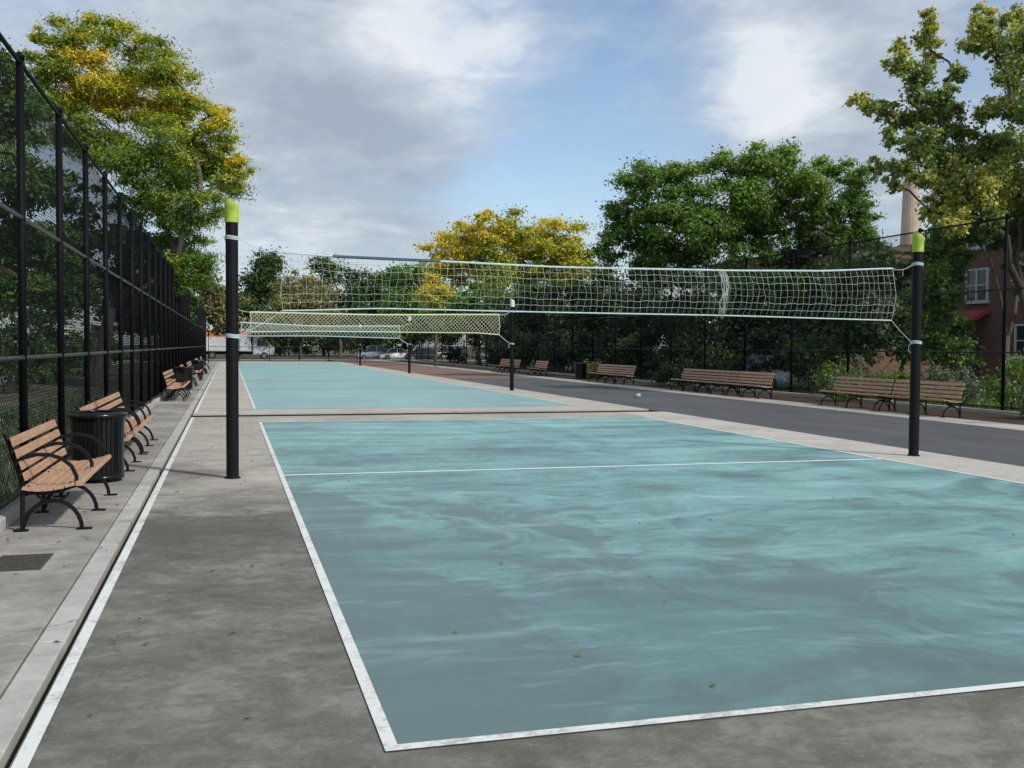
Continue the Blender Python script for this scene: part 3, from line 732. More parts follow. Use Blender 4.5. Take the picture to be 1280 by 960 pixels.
# far end trees
tree('evergreen_tree', 'dark round evergreen left of the brownish tree beyond the courts', (4.5, 140),
     px_lobes(140, [(331, 330, 20, .3), (322, 350, 24, .3), (342, 345, 22, .3), (325, 375, 26, .2), (318, 400, 22, .2), (345, 380, 24, .2), (310, 385, 16, .3)], .8, 5),
     11000, .42, 'dark', 15, .3, .7, None, 9, .45, .7, .2)
tree('shade_tree', 'rounded brownish tree beyond the far courts', (8.8, 130),
     px_lobes(130, [(378, 352, 20, .55), (360, 372, 22, .45), (397, 370, 22, .45), (378, 385, 28, .4), (350, 398, 24, .35), (405, 398, 24, .35), (330, 408, 18, .4), (378, 408, 26, .3)], .6, 6),
     12000, .36, 'olive', 16, .25, .6, None, 9, .45, .7, .2)
for k, (px, Y, its, nm, lb) in enumerate((
    (425, 150, [(400, 332, 16, .4), (415, 345, 22, .4), (440, 350, 22, .3), (425, 375, 28, .2), (400, 390, 24, .2), (450, 385, 24, .2), (425, 402, 26, .2)], 'dark', 'dark tree just right of the brownish tree beyond the courts'),
    (475, 155, [(470, 355, 20, .4), (490, 358, 20, .3), (465, 380, 24, .3), (490, 385, 24, .2), (475, 405, 26, .2)], 'dark', 'low dark tree in the middle of the far tree line'),
    (512, 125, [(505, 348, 20, .4), (522, 340, 16, .4), (500, 375, 24, .3), (525, 370, 24, .3), (510, 398, 26, .2)], 'green', 'green tree at the left foot of the yellow grove'))):
    b = at(px, 440, Y)
    tree('shade_tree', lb, (b.x, b.y), px_lobes(Y, its, .7, 20+k), 8500, .42, nm, 30+k, .3, .6, None, 9, .45, .65, .2)
# yellow tree
b = at(620, 440, 95)
tree('honey_locust_tree', 'wide yellow autumn tree in the middle distance, left of the big green tree', (b.x, b.y),
     px_lobes(95, [(552, 318, 24, .8), (575, 300, 24, .72), (605, 290, 24, .62), (640, 292, 24, .5), (672, 298, 24, .5), (703, 300, 24, .62), (730, 312, 17, .6), (600, 318, 30, .55), (645, 322, 30, .42), (690, 325, 30, .5), (722, 332, 20, .5), (560, 342, 24, .5), (620, 345, 30, .3), (670, 348, 28, .3), (712, 350, 24, .3)], .8, 40, 1.25),
     62000, .30, 'yellow', 41, .32, .6, None, 9, .42, .55, .3, spread=1.0)
b = at(545, 440, 82)
tree('young_tree', 'small bright yellow tree in front of the dark far trees', (b.x, b.y), px_lobes(82, [(545, 352, 14, .75), (532, 366, 14, .7), (556, 368, 14, .6), (544, 378, 14, .6), (550, 362, 13, .8)], .8, 42), 4200, .26, 'yellow', 43, .12, .5, None, 8, .45, .6, .2)
for k, (px, Y, its, nm, lb, n) in enumerate((
    (600, 88, [(560, 385, 24, .3), (590, 372, 24, .3), (620, 378, 26, .3), (600, 395, 30, .2), (570, 400, 26, .2), (640, 392, 26, .2)], 'green', 'green undergrowth tree beneath the left of the yellow tree', 9000),
    (700, 80, [(665, 368, 24, .3), (690, 365, 24, .2), (720, 362, 24, .3), (680, 390, 28, .2), (712, 392, 28, .2), (745, 375, 24, .2), (655, 395, 24, .2)], 'dark', 'dark tree beneath the right of the yellow tree', 11000))):
    b = at(px, 440, Y)
    tree('shade_tree', lb, (b.x, b.y), px_lobes(Y, its, .7, 50+k), n, .30, nm, 52+k, .2, .6, None, 9, .45, .65, .2)
# big green trees right of centre
b = at(935, 440, 50)
tree('spreading_tree', 'big spreading green tree right of centre behind the fence', (b.x, b.y),
     px_lobes(50, [(798, 232, 26, .55), (830, 222, 24, .6), (862, 235, 26, .5), (785, 272, 28, .4), (825, 270, 34, .45), (870, 275, 34, .4), (775, 305, 24, .3), (815, 308, 30, .25), (862, 310, 32, .25),
      (905, 215, 28, .6), (940, 202, 26, .65), (975, 210, 28, .6), (920, 250, 36, .5), (965, 252, 34, .45), (1005, 228, 26, .55), (1038, 215, 22, .55), (1070, 232, 22, .5), (1020, 258, 28, .4), (1062, 262, 24, .4),
      (920, 295, 34, .25), (965, 292, 28, .25), (1052, 298, 20, .3), (1078, 285, 18, .3)], .9, 60, 1.22),
     125000, .19, 'green', 61, .36, .5, None, 10, .38, .6, .2, spread=.98)
for k, (px, Y, its, nm, lb, n) in enumerate((
    (770, 66, [(760, 345, 26, .3), (795, 340, 28, .3), (830, 345, 30, .2), (775, 375, 30, .2), (815, 378, 32, .2), (750, 385, 24, .2), (735, 365, 22, .2)], 'dark', 'dark tree below the left side of the big green tree', 13000),
    (885, 46, [(865, 350, 32, .3), (905, 345, 30, .2), (880, 385, 32, .2), (925, 380, 30, .2), (850, 385, 28, .2)], 'dark', 'dark tree under the middle of the big green tree', 13000),
    (985, 42, [(965, 352, 30, .3), (1005, 350, 28, .3), (985, 385, 32, .3), (950, 390, 28, .2), (1025, 340, 22, .3), (1025, 380, 26, .3)], 'dark', 'dark tree under the right side of the big green tree', 13000),
    (1075, 38, [(1055, 355, 24, .6), (1090, 350, 24, .5), (1072, 380, 28, .6), (1045, 385, 24, .5), (1100, 385, 22, .5), (1080, 330, 18, .4), (1075, 410, 26, .4)], 'grey', 'pale grey green small tree behind the right end of the nearest net', 11000),
    (1175, 33, [(1170, 325, 28, .4), (1190, 345, 24, .4), (1165, 360, 30, .4), (1185, 380, 28, .4), (1165, 410, 28, .3), (1192, 415, 24, .3), (1180, 300, 26, .4), (1198, 318, 20, .4), (1160, 435, 26, .3), (1190, 440, 26, .3)], 'green', 'narrow green tree between the right post and the brick house', 24000))):
    b = at(px, 440, Y)
    tree('understory_tree', lb, (b.x, b.y), px_lobes(Y, its, .7, 70+k), n, .17 if Y < 50 else .24, nm, 72+k, .12, .6, None, 9, .45, .7, .2)
b = at(1045, 440, 55)
tree('shade_tree', 'dark tree filling the gap between the big green tree and the right post', (b.x, b.y), px_lobes(55, [(1005, 300, 30, .4), (1040, 305, 30, .4), (1078, 312, 30, .4), (1000, 335, 32, .3), (1040, 345, 34, .3), (1078, 345, 32, .3), (1108, 350, 26, .3), (1100, 325, 18, .4), (970, 320, 30, .3), (1130, 365, 26, .3)], .7, 90), 34000, .2, 'dark', 91, .2, .6, None, 9, .45, .65, .2)
b = at(1130, 440, 43)
tree('shade_tree', 'dark leafy tree rising directly behind the nearest right post', (b.x, b.y), px_lobes(43, [(1118, 345, 22, .4), (1142, 338, 22, .4), (1160, 350, 20, .4), (1125, 375, 26, .3), (1150, 378, 26, .3), (1120, 405, 26, .3), (1150, 408, 26, .3), (1105, 425, 24, .3), (1140, 432, 24, .3)], .7, 95), 24000, .17, 'dark', 96, .15, .6, None, 9, .45, .65, .2)
# near right tree, open crown
b = at(1312, 440, 30)
tree('poplar_tree', 'tall open yellow green tree at the upper right with sky showing through', (b.x, b.y),
     px_lobes(30, [(1158, 18, 9, .7), (1160, 42, 13, .75), (1163, 62, 12, .65), (1118, 58, 10, .8), (1124, 78, 13, .6), (1140, 98, 16, .35), (1152, 122, 17, .2), (1070, 124, 8, .7), (1084, 132, 11, .6), (1108, 140, 12, .5), (1130, 148, 15, .25),
      (1158, 150, 18, .15), (1182, 118, 11, .3), (1193, 92, 10, .4), (1188, 145, 14, .15), (1196, 165, 15, .15), (1222, 38, 14, .65), (1230, 16, 9, .7), (1215, 58, 12, .55), (1238, 52, 12, .6), (1268, 22, 15, .6), (1272, 52, 15, .6), (1256, 78, 12, .3),
      (1262, 104, 14, .3), (1242, 68, 9, .4), (1244, 132, 12, .5), (1228, 142, 10, .5), (1270, 140, 18, .3), (1145, 178, 16, .2), (1172, 186, 20, .2), (1115, 172, 9, .4), (1112, 212, 11, .4), (1096, 205, 8, .5), (1120, 232, 8, .5), (1134, 205, 12, .4),
      (1150, 218, 16, .4), (1205, 192, 20, .25), (1238, 180, 18, .3), (1262, 182, 20, .25), (1185, 222, 22, .5), (1222, 222, 22, .55), (1256, 220, 22, .7), (1180, 250, 18, .5), (1212, 252, 20, .65), (1246, 252, 20, .7), (1170, 270, 14, .75), (1196, 276, 14, .7),
      (1230, 275, 16, .3), (1265, 265, 18, .3), (1300, 60, 30, .5), (1305, 130, 34, .3), (1300, 200, 34, .4), (1305, 260, 34, .4)], 1.4, 80, 1.36),
     105000, .125, 'pale', 81, .24, .5, None, 8, .40, .8, .2, spread=1.05, aspect=.75)
tree('shade_tree', 'dark leafy tree below the open yellow tree at the right edge', (26.5, 29.5),
     px_lobes(31, [(1215, 292, 18, .3), (1245, 300, 18, .2), (1275, 295, 22, .2), (1300, 320, 24, .2), (1262, 330, 12, .3), (1190, 300, 16, .3), (1290, 360, 20, .3)], .8, 82), 7000, .17, 'green', 83, .14, .5, None, 9, .45, .7, .2)

def shrub(name, label, x, y, rx, h, mat, seed, n=2600, ls=.10, group=None, hue=.4, flowers=0, ztop=None):
    rs = np.random.default_rng(seed)
    t = thing(name, label, 'shrub', (x, y, -.12), 0, group)
    k = 12; C_ = []; Rr = []; H_ = []
    m = MB()
    for i in range(k):
        a = rs.random()*6.28; u = rs.random()**.6*rx*.75
        z = h*(.22+.66*rs.random()*(1-.35*u/rx))
        C_.append((u*math.cos(a), u*math.sin(a), z)); Rr.append(min(rx, h)*.36*(.6+.7*rs.random())); H_.append(min(1, max(0, hue+rs.normal()*.2)))
        m.tube([(u*.15*math.cos(a), u*.15*math.sin(a), 0), (u*.6*math.cos(a), u*.6*math.sin(a), z*.6), C_[-1]], [.02, .014, .006], 5)
    m.build('stems', m_bark, t)
    C_ = np.array(C_); Rr = np.array(Rr); W = Rr**2
    leaves_mesh('foliage', C_, Rr, np.full(k, .85), np.array(H_), (n*W/W.sum()).astype(int)+3, ls, LEAF[mat], t, .1, rs, .6)
    if flowers:
        f = MB()
        for i in range(flowers):
            c = C_[i % k] + rs.normal(size=3)*Rr[i % k]*.55; c[0] -= .15
            f.lathe([(.006, c[2]-.02), (.032, c[2]), (.036, c[2]+.018), (.015, c[2]+.03)], 7, c[0], c[1])
        f.build('flowers', m_bloom, t)
    return t
m_bloom = simple('pale_petals', (.68, .60, .52), .6)
near = [(20.9, 17.4, 1.0, 1.5, 'green', 'leafy bush with low growth against the fence at the right picture edge', 5),
        (21.0, 19.4, 1.1, 1.7, 'olive', 'brownish rose bush behind the rightmost fence post', 9),
        (20.8, 21.3, .9, 1.25, 'dark', 'dark bush at the right end of the nearest right bench', 4),
        (21.2, 23.4, 1.1, 1.9, 'green', 'rose bush with pale blooms behind the nearest right bench', 12),
        (21.0, 25.6, 1.1, 1.7, 'grey', 'grey green bush behind the joint of the two nearest right benches', 6),
        (21.1, 27.9, 1.2, 1.6, 'green', 'green bush behind the far end of the nearest right benches', 3),
        (20.6, 29.8, 1.1, 1.75, 'grey', 'large speckled bush between the nearest two groups of right benches', 8),
        (21.4, 32.2, 1.1, 1.8, 'green', 'mixed leafy bush behind the near end of the three joined benches', 6)]
for i, (x, y, rx, h, mt, lb, fl) in enumerate(near): shrub('flowering_shrub' if fl > 5 else 'shrub', lb, x, y, rx, h, mt, 100+i, 3800, .085, 'bushes behind the right fence', .45, fl)
shrub('shrub', 'dark low bush spilling over the pavement right of the nearest bench pair', 19.1, 20.1, .75, 1.05, 'dark', 120, 3500, .07, 'bushes behind the right fence', .2)
shrub('shrub', 'bush spilling through the fence between the nearest right bench groups', 19.0, 28.2, .85, 1.2, 'green', 121, 3500, .075, 'bushes behind the right fence', .3)
shrub('shrub', 'black looking round bush between the joined benches and the pair beyond', 18.9, 40.6, 1.2, 1.7, 'ivy', 122, 4200, .1, 'bushes behind the right fence', .3)
shrub('shrub', 'small bush beside the lone right trash can', 19.0, 51.8, .8, 1.3, 'olive', 123, 2600, .1, 'bushes behind the right fence', .5)
shrub('shrub', 'dark dome of leaves beside the distant standing person', 20.3, 93, 1.5, 1.8, 'ivy', 124, 2600, .2, None, .3)
y = 34.5; i = 0
while y < 84:
    rx = 1.5+random.random()*.5; h = 2.4+random.random()*1.5
    shrub('hedge_shrub', 'deep green hedge shrub in the dark row behind the far part of the right fence', 21.5+random.random()*.6, y, rx, h, 'ivy' if i % 3 else 'dark', 140+i, 3000, .14+.0012*y, 'hedge shrubs behind the right fence', .35)
    y += rx*1.25; i += 1
i = 0; y = 36.0
while y < 90:
    rx = 2.6; h = 5.2+random.random()*1.6
    shrub('tall_shrub', 'tall dark shrub in the back row of the right hand hedge', 25.0+random.random()*1.2, y, rx, h, 'ivy' if i % 2 else 'dark', 180+i, 3400, .26+.001*y, 'tall shrubs of the back hedge row', .3)
    y += 3.4; i += 1
i = 0; y = 15.0
while y < 100:
    shrub('wild_shrub', 'dark shrub in the undergrowth seen through the left fence', -6.2-random.random()*2.5-(.03*y), y, 1.6, 2.0+random.random()*1.5, 'dark' if i % 2 else 'green', 210+i, 2200, .13+.001*y, 'undergrowth behind the left fence', .3)
    y += 3.0+random.random()*1.2; i += 1
# woods behind the left fence: trees further back fill the view through the mesh
for k, (x, y, h, r) in enumerate(((-17, 30, 9, 4.0), (-19, 44, 12, 4.5), (-16, 55, 11, 4.2), (-18, 70, 12, 4.6), (-14, 84, 11, 4.2), (-16, 100, 12, 4.8), (-12, 20, 7.5, 2.6), (-9, 118, 10, 4.0))):
    lo = [(Vector((x+random.uniform(-.6, .6)*r, y+random.uniform(-.6, .6)*r, h*(.38+.5*j/9))), r*.46, .3) for j in range(10)]
    tree('woodland_tree', ['dark woodland tree seen through the left fence', 'broad dark tree in the woods behind the left fence'][k % 2], (x, y), lo, 9000, .30, 'dark' if k % 2 else 'green', 240+k, .25, .6, 'woodland trees behind the left fence', 9, .42, .65, .2)
for i in range(22):
    shrub('thicket_shrub', 'tall dark shrub in the thicket far behind the left fence', -19.5-random.random()*3-i*.1, 14+i*4.6, 3.2, 5.0+random.random()*1.8, 'dark' if i % 2 else 'ivy', 310+i, 2600, .30, 'thicket behind the left fence', .3)
# trees behind the far street closing the skyline
for k, (px, Y, py, r) in enumerate(((300, 175, 395, 20), (350, 172, 400, 20), (405, 172, 398, 22), (455, 176, 396, 22), (505, 172, 394, 22), (560, 165, 385, 24), (610, 165, 385, 24), (660, 160, 385, 24))):
    b = at(px, 440, Y)
    tree('woodland_tree', 'dark tree in the row closing the far side of the street', (b.x, b.y), px_lobes(Y, [(px, py-8, r, .3), (px-18, py+8, r, .2), (px+18, py+6, r, .2), (px, py+20, r, .2), (px-14, py+28, r*.9, .1), (px+14, py+28, r*.9, .1)], .7, 260+k),
         6000, .5, 'dark', 270+k, .3, .6, 'tree row beyond the street', 8, .48, .7, .2)

# grass between fence kerb and the undergrowth
def grass(name, x0, x1, y0, y1, n, h, seed, mat):
    rs = np.random.default_rng(seed); u = rs.random(n)
    x = x0+(x1-x0)*rs.random(n); y = y0+(y1-y0)*(u**1.6)
    a = rs.random(n)*6.28; hh = h*(.5+rs.random(n)); w = .008+.0006*y
    V = np.empty((n, 4, 3)); dx, dy = np.cos(a)*w, np.sin(a)*w; lx, ly = rs.normal(size=n)*hh*.35, rs.normal(size=n)*hh*.35
    V[:, 0] = np.c_[x-dx, y-dy, np.full(n, -.12)]; V[:, 1] = np.c_[x+dx, y+dy, np.full(n, -.12)]
    V[:, 2] = np.c_[x+lx+dx*.3, y+ly+dy*.3, hh-.12]; V[:, 3] = np.c_[x+lx-dx*.3, y+ly-dy*.3, hh-.12]
    me = bpy.data.meshes.new(name); me.vertices.add(n*4); me.vertices.foreach_set('co', V.reshape(-1).astype(np.float32))
    me.loops.add(n*4); me.loops.foreach_set('vertex_index', np.arange(n*4, dtype=np.int32)); me.polygons.add(n); me.polygons.foreach_set('loop_start', np.arange(0, n*4, 4, dtype=np.int32))
    at_ = me.attributes.new('hue', 'FLOAT', 'FACE'); at_.data.foreach_set('value', np.clip(rs.normal(size=n)*.25+.4, 0, 1).astype(np.float32))
    me.update(calc_edges=True); me.materials.append(mat); o = bpy.data.objects.new(name, me); C.objects.link(o); o['kind'] = 'stuff'
    tag(o, 'rough green grass', 'grass'); return o
go = grass('grass', -5.5, -2.2, 5, 45, 26000, .12, 5, LEAF['grey']); go['label'] = 'rough grass growing behind the left fence'
go = grass('grass', 19.9, 28.5, 14, 60, 26000, .16, 6, LEAF['green']); go['label'] = 'rough grass growing behind the right fence'

# ================================================================ BUILDINGS
def window(m_parent, x, y0, y1, z0, z1, mull=True):
    f = MB(); d = .10; w = .09
    f.box(x-d, x+.02, y0, y0+w, z0, z1); f.box(x-d, x+.02, y1-w, y1, z0, z1); f.box(x-d, x+.02, y0+w, y1-w, z1-w, z1); f.box(x-d-.06, x+.02, y0-.08, y1+.08, z0-.10, z0)
    f.box(x-d+.02, x+.02, y0+w, y1-w, z0+.0005, z0+w*.7)
    zm = (z0+z1)/2; f.box(x-d+.03, x+.02, y0+w, y1-w, zm-.03, zm+.03)
    if mull: ym = (y0+y1)/2; f.box(x-d+.01, x+.02, ym-.05, ym+.05, z0+w*.7+.001, zm-.031); f.box(x-d+.01, x+.02, ym-.05, ym+.05, zm+.031, z1-w-.001)
    fo = f.build('window', m_trim, m_parent)
    g = MB(); g.box(x-.03, x-.01, y0+w+.002, y1-w-.002, z0+w*.7, z1-w-.002); g.build('pane', m_glass, fo)
BX = 37.0
t = thing('brick_house', 'red brick house at the right edge with white windows and red awning', 'house', (BX, 33, 0))
m = MB(); m.box(0, 11, -15, 14, -.12, 9.0); m.build('wall', m_brick, t)
m = MB(); m.box(-.25, 11.2, -15.2, 14.2, 9.0, 9.35); m.box(-.12, 11.1, -15.1, 14.1, 8.7, 9.0-.002); m.build('cornice', m_tan, t)
for y0, y1, z0, z1 in ((9.7, 11.3, 4.15, 5.85), (6.1, 7.7, 4.15, 5.85), (2.4, 4.0, 4.15, 5.85), (-1.4, .2, 4.15, 5.85), (4.6, 6.0, 1.35, 2.95), (6.4, 7.8, 1.35, 2.95), (.2, 1.8, 1.35, 2.95), (9.7, 11.3, 6.9, 8.3), (6.1, 7.7, 6.9, 8.3), (2.4, 4.0, 6.9, 8.3)):
    window(t, 0, y0, y1, z0, z1)
m = MB(); m.box(-.05, .02, 10.2, 11.3, .1, 2.3); d = m.build('door', simple('dark_door_paint', (.05, .03, .03), .5), t)
m = MB(); m.lathe([(.03, 1.1), (.03, 1.14)], 8, -.08, 10.35); m.build('handle', m_chrome, d)
m = MB()   # awning: sloped cloth with short valance
m.prism([(0, 3.75), (-.5, 3.62), (-1.1, 3.2), (-1.5, 2.95), (-1.5, 2.75), (-1.46, 2.75), (-1.46, 2.93), (0, 3.6)], 'y', 9.5, 12.3); m.build('awning', m_awn, t)
for yy in (9.6, 12.2):
    m = MB(); m.tube([(-1.42, yy, 0), (-1.42, yy, 2.9)], .05, 8); m.build('awning_post', m_trim, t)
m = MB(); m.box(-1.7, 0, 9.3, 12.6, -.12, .1); m.box(-2.1, -1.7, 9.6, 12.2, -.12, .0); m.build('stoop', m_conc2, t)
t = thing('brick_house', 'darker brick house with a flat roof left of the awning house', 'house', (BX+1.5, 63, 0))
m = MB(); m.box(0, 12, -4, 12, -.12, 8.3); m.build('wall', m_brick, t)
m = MB(); m.box(-.2, 12.2, -4.2, 12.2, 8.3, 8.6); m.build('roof', m_roofing, t)
for yy in (-3, -.2, 2.9, 6, 9.3):
    window(t, 0, yy, yy+1.3, 4.4, 6.0); window(t, 0, yy, yy+1.3, 1.3, 2.9)
c = at(1135, 420, 160)
t = thing('chimney_tower', 'tall tan chimney rising above the roofs on a red brick base', 'chimney', (c.x, c.y, -.12))
m = MB(); m.lathe([(1.75, 21), (1.55, 27), (1.4, 32.0), (1.5, 32.05), (1.5, 32.6), (1.35, 32.65)], 20); m.build('shaft', m_tan, t, False)
m = MB(); m.lathe([(2.6, 0), (2.5, 20.6), (2.2, 21)], 8); m.box(-9, 5.5, -6, 6, 0, 17.5); m.build('base', m_redbrick, t)

# ================================================================ VEHICLES
def loft_x(m, secs):
    """secs: list of (x, [(y, z)...]) closed loops of equal length"""
    b = len(m.v); n = len(secs[0][1])
    for x, lp in secs: m.v += [(x, y, z) for y, z in lp]
    for i in range(len(secs)-1):
        for k in range(n): k2 = (k+1) % n; m.f.append((b+i*n+k, b+i*n+k2, b+(i+1)*n+k2, b+(i+1)*n+k))
    m.f.append(tuple(b+k for k in reversed(range(n)))); m.f.append(tuple(b+(len(secs)-1)*n+k for k in range(n)))
def wheel(t, x, y, r=.33, w=.22):
    m = MB(); m.tube([(x, y-w/2, r), (x, y-w/2+.03, r), (x, y+w/2-.03, r), (x, y+w/2, r)], [r*.9, r, r, r*.9], 18); o = m.build('wheel', m_tyre, t)
    m = MB(); s = -1 if y < 0 else 1; m.tube([(x, y+s*w/2*.8, r), (x, y+s*(w/2+.012), r)], [r*.62, r*.55], 12); m.build('rim', m_chrome, o)
def car(label, loc, rz, paint, kind='car'):
    t = thing('parked_car', label, 'car', loc, rz, 'parked cars beyond the courts')
    H = 1.45 if kind == 'car' else 1.85; Wd = .88
    belt = .92 if kind == 'car' else 1.05
    m = MB(); sh = [(-2.25, .35, .62, .80), (-2.15, .24, .80, .86), (-1.5, .2, .95, .88), (-.6, .2, belt, .9), (.9, .2, belt, .9), (1.6, .2, belt-.06, .88), (2.15, .24, belt-.18 if kind == 'car' else belt, .86), (2.27, .35, belt-.28, .80)]
    loft_x(m, [(x, [(-w, z0), (-w-.02, (z0+z1)/2), (-w+.06, z1), (w-.06, z1), (w+.02, (z0+z1)/2), (w, z0)]) for x, z0, z1, w in sh]); m.build('body', paint, t, True)
    m = MB(); cab = [(-1.25, belt-.02, .84), (-.55, H-.06, .68), (0.0, H, .66), (.75, H-.03, .66), (1.75 if kind != 'car' else 1.45, belt+.05 if kind == 'car' else H-.1, .76 if kind == 'car' else .68), (1.85 if kind == 'car' else 2.1, belt-.05, .8)]
    loft_x(m, [(x, [(-.84, belt-.05), (-w, z), (w, z), (.84, belt-.05)]) for x, z, w in cab]); m.build('windows', m_glass, t)
    m = MB(); m.box(-.5, .95 if kind == 'car' else 1.75, -.645, .645, H-.03, H+.02)
    for xa, xb, za, zb in ((-1.2, -.55, belt, H-.04), (.15, .17, belt, H-.02), (.95, 1.55, H-.03, belt)):
        for s in (-1, 1): m.tube([(xa, s*.83, za), (xb, s*.69, zb)] if za < zb else [(xa, s*.69, za), (xb, s*.83, zb)], .035, 6)
    m.build('roof', paint, t)
    for x in (-1.4, 1.4):
        for s in (-.8, .8): wheel(t, x, s)
    for s in (-.62, .62):
        m = MB(); m.box(-2.27, -2.18, s-.16, s+.16, .60, .72); m.build('headlight', m_trim, t)
        m = MB(); m.box(2.2, 2.29, s-.14, s+.14, .68, .82); m.build('tail_light', m_awn, t)
    return t
silver = simple('silver_paint', (.42, .44, .46), .25, .4, .05); white = simple('white_paint', (.75, .76, .76), .25, 0, .05); darkp = simple('dark_green_paint', (.04, .055, .05), .25, .2, .05); grey = simple('grey_paint', (.20, .22, .24), .25, .4, .05)
car('silver van parked at the left of the far line of cars', (*at(468, 440, 126).xy, -.1), 0.0, silver, 'van')
car('pale silver car second from left among the far cars', (*at(497, 440, 125).xy, -.1), math.pi, white)
car('dark green car parked between the pale car and the white van', (*at(528, 440, 124.5).xy, -.1), 0.0, darkp)
car('white van parked right of the dark green car', (*at(556, 440, 127).xy, -.1), 0, white, 'van')
car('grey car glimpsed behind the far right benches', (*at(612, 440, 125).xy, -.1), 0, grey)
car('silver car glimpsed through the right fence behind the benches', (*at(968, 450, 37.5).xy, -.09), R(90), silver)

def truck():
    c = at(303, 440, 130)
    t = thing('box_truck', 'white box truck with an orange band, facing right at the far end', 'truck', (c.x, c.y, -.1), 0)
    m = MB(); m.box(-5.2, 1.0, -1.2, 1.2, 1.0, 3.75); bevel(m.build('cargo_box', m_truckw, t), .04)
    m = MB(); m.box(-5.1, .9, -1.215, -1.203, 2.75, 3.5); m.build('orange_band', m_orange, t)
    m = MB(); m.box(-5.2, 3.6, -.5, .5, .6, .95); m.build('chassis', m_dark, t)
    m = MB(); m.prism([(1.25, .55), (3.75, .55), (3.85, 1.1), (3.8, 1.55), (3.35, 1.75), (2.75, 2.65), (2.5, 2.8), (1.25, 2.85)], 'y', -1.08, 1.08); bevel(m.build('cab', m_truckw, t), .08)
    m = MB(); m.prism([(1.75, 1.65), (3.1, 1.65), (2.62, 2.5), (1.75, 2.5)], 'y', -1.10, -1.085)
    m.v += [(3.36, -.92, 1.80), (3.36, .92, 1.80), (2.80, .92, 2.64), (2.80, -.92, 2.64), (3.40, -.92, 1.82), (3.40, .92, 1.82), (2.84, .92, 2.66), (2.84, -.92, 2.66)]
    b = len(m.v)-8; m.f += [(b+4, b+5, b+6, b+7), (b, b+3, b+2, b+1), (b, b+1, b+5, b+4), (b+2, b+3, b+7, b+6)]
    m.build('windows', m_glass, t)
    m = MB(); m.box(3.7, 3.95, -1.05, 1.05, .45, .75); m.build('bumper', m_dark, t)
    for s in (-.85, .85):
        m = MB(); m.box(3.78, 3.87, s-.16, s+.16, .95, 1.2); m.build('headlight', m_trim, t)
        m = MB(); m.box(2.95, 3.1, s*1.4-.1, s*1.4+.1, 1.7, 2.2); m.build('mirror', m_dark, t)
    for x in (-3.6, 2.6):
        for s in (-.95, .95): wheel(t, x, s, .46, .3)
    return t
m_truckw = simple('white_truck_paint', (.62, .64, .66), .4, 0, .12, 1.2); m_orange = simple('orange_band_paint', (.72, .20, .06), .5, 0, .15, 1)
truck()

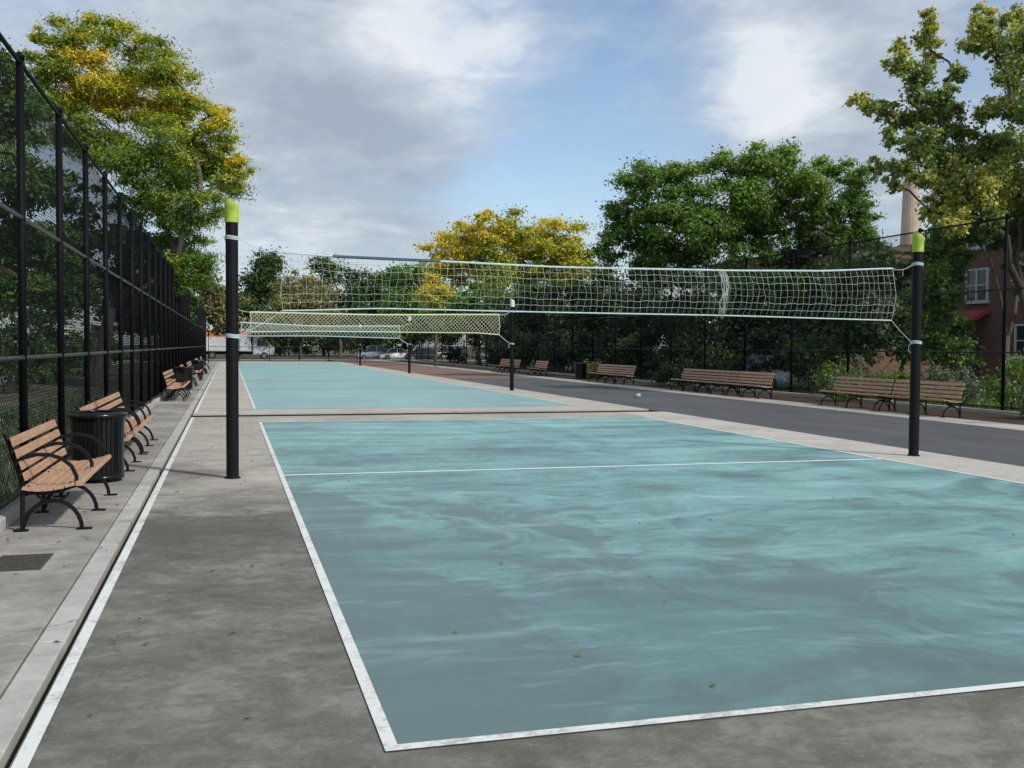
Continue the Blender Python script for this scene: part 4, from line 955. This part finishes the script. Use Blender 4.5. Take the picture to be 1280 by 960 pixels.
# ================================================================ PERSON (far, standing)
def person(label, loc, rz):
    J = {'pelvis': (0, 0, .92), 'spine': (.01, 0, 1.12), 'chest': (0, 0, 1.34), 'neck': (0, 0, 1.48), 'head': (.02, 0, 1.58), 'crown': (.02, 0, 1.70),
         'ls': (0, .17, 1.40), 'le': (.0, .23, 1.13), 'lw': (.12, .20, .92), 'lh': (.16, .19, .84), 'rs': (0, -.17, 1.40), 're': (-.02, -.22, 1.13), 'rw': (.06, -.22, .90), 'rh': (.08, -.22, .82),
         'lhip': (0, .09, .86), 'lk': (.03, .11, .48), 'la': (-.03, .12, .09), 'lt': (.13, .13, .035), 'rhip': (0, -.09, .86), 'rk': (.05, -.11, .48), 'ra': (.04, -.12, .09), 'rt': (.20, -.13, .035)}
    E_ = [('pelvis', 'spine'), ('spine', 'chest'), ('chest', 'neck'), ('neck', 'head'), ('head', 'crown'), ('chest', 'ls'), ('ls', 'le'), ('le', 'lw'), ('lw', 'lh'), ('chest', 'rs'), ('rs', 're'), ('re', 'rw'), ('rw', 'rh'),
          ('pelvis', 'lhip'), ('lhip', 'lk'), ('lk', 'la'), ('la', 'lt'), ('pelvis', 'rhip'), ('rhip', 'rk'), ('rk', 'ra'), ('ra', 'rt')]
    Rd = dict(pelvis=.135, spine=.12, chest=.14, neck=.055, head=.085, crown=.07, ls=.06, le=.045, lw=.03, lh=.035, rs=.06, re=.045, rw=.03, rh=.035, lhip=.09, lk=.06, la=.04, lt=.035, rhip=.09, rk=.06, ra=.04, rt=.035)
    def skin(name, keys, mat, grow, parent):
        ids = {k: i for i, k in enumerate(keys)}
        me = bpy.data.meshes.new(name); me.from_pydata([J[k] for k in keys], [(ids[a], ids[b]) for a, b in E_ if a in ids and b in ids], [])
        o = bpy.data.objects.new(name, me); C.objects.link(o); me.materials.append(mat); o.parent = parent
        o.modifiers.new('skin', 'SKIN'); sm = o.modifiers.new('sub', 'SUBSURF'); sm.levels = 1; sm.render_levels = 2
        for k, i in ids.items(): r = Rd[k]*grow; me.skin_vertices[0].data[i].radius = (r, r)
        me.skin_vertices[0].data[0].use_root = True
        return o
    t = thing('person', label, 'person', loc, rz)
    skin('body', list(J), simple('skin_tone', (.38, .24, .17), .6), 1, t)
    J['hem'] = (0, 0, .84)
    skin('shirt', ['pelvis', 'spine', 'chest', 'ls', 'le', 'rs', 're'], simple('white_shirt_cloth', (.66, .66, .64), .9), 1.16, t)
    skin('trousers', ['pelvis', 'lhip', 'lk', 'la', 'rhip', 'rk', 'ra'], simple('pale_trouser_cloth', (.45, .43, .40), .9), 1.15, t)
    me = MB(); me.lathe([(.01, 1.50), (.075, 1.56), (.098, 1.64), (.09, 1.72), (.05, 1.77), (.01, 1.78)], 14, -.01, 0); me.build('hair', simple('dark_hair', (.03, .02, .015), .7), t, True)
    return t
pp = at(580, 455, 1); k = CAM_Z/(CAM_Z-pp.z)
person('person in a white shirt standing far off beside a dark bush', (pp.x*k, pp.y*k, 0), R(200))

# fallen leaves and grit lying about
rs = np.random.default_rng(77); lf = MB()
for i in range(420):
    if i < 200: x, y = rs.uniform(-1.95, -.9), rs.uniform(4, 40)
    elif i < 300: x, y = rs.uniform(-.7, .5), rs.uniform(4.5, 30)
    elif i < 340: x, y = rs.uniform(.8, 9.5), rs.uniform(4.5, 24)
    else: x, y = rs.uniform(11.2, 17), rs.uniform(14, 60)
    if i < 200 and rs.random() < .6: x = -1.93+abs(rs.normal())*.12
    a = rs.random()*6.28; L = rs.uniform(.012, .03); w = L*.5; b = len(lf.v); c_, s_ = math.cos(a), math.sin(a)
    for u, v, z in ((-L, 0, .010), (0, w, .014+rs.random()*.012), (L, 0, .012), (0, -w, .012)): lf.v.append((x+u*c_-v*s_, y+u*s_+v*c_, z))
    lf.f.append((b, b+1, b+2, b+3))
o = lf.build('fallen_leaves', simple('dry_leaf', (.16, .10, .05), .9, 0, .6, 3)); o['kind'] = 'stuff'; tag(o, 'small dry leaves scattered over the paving', 'fallen leaves')
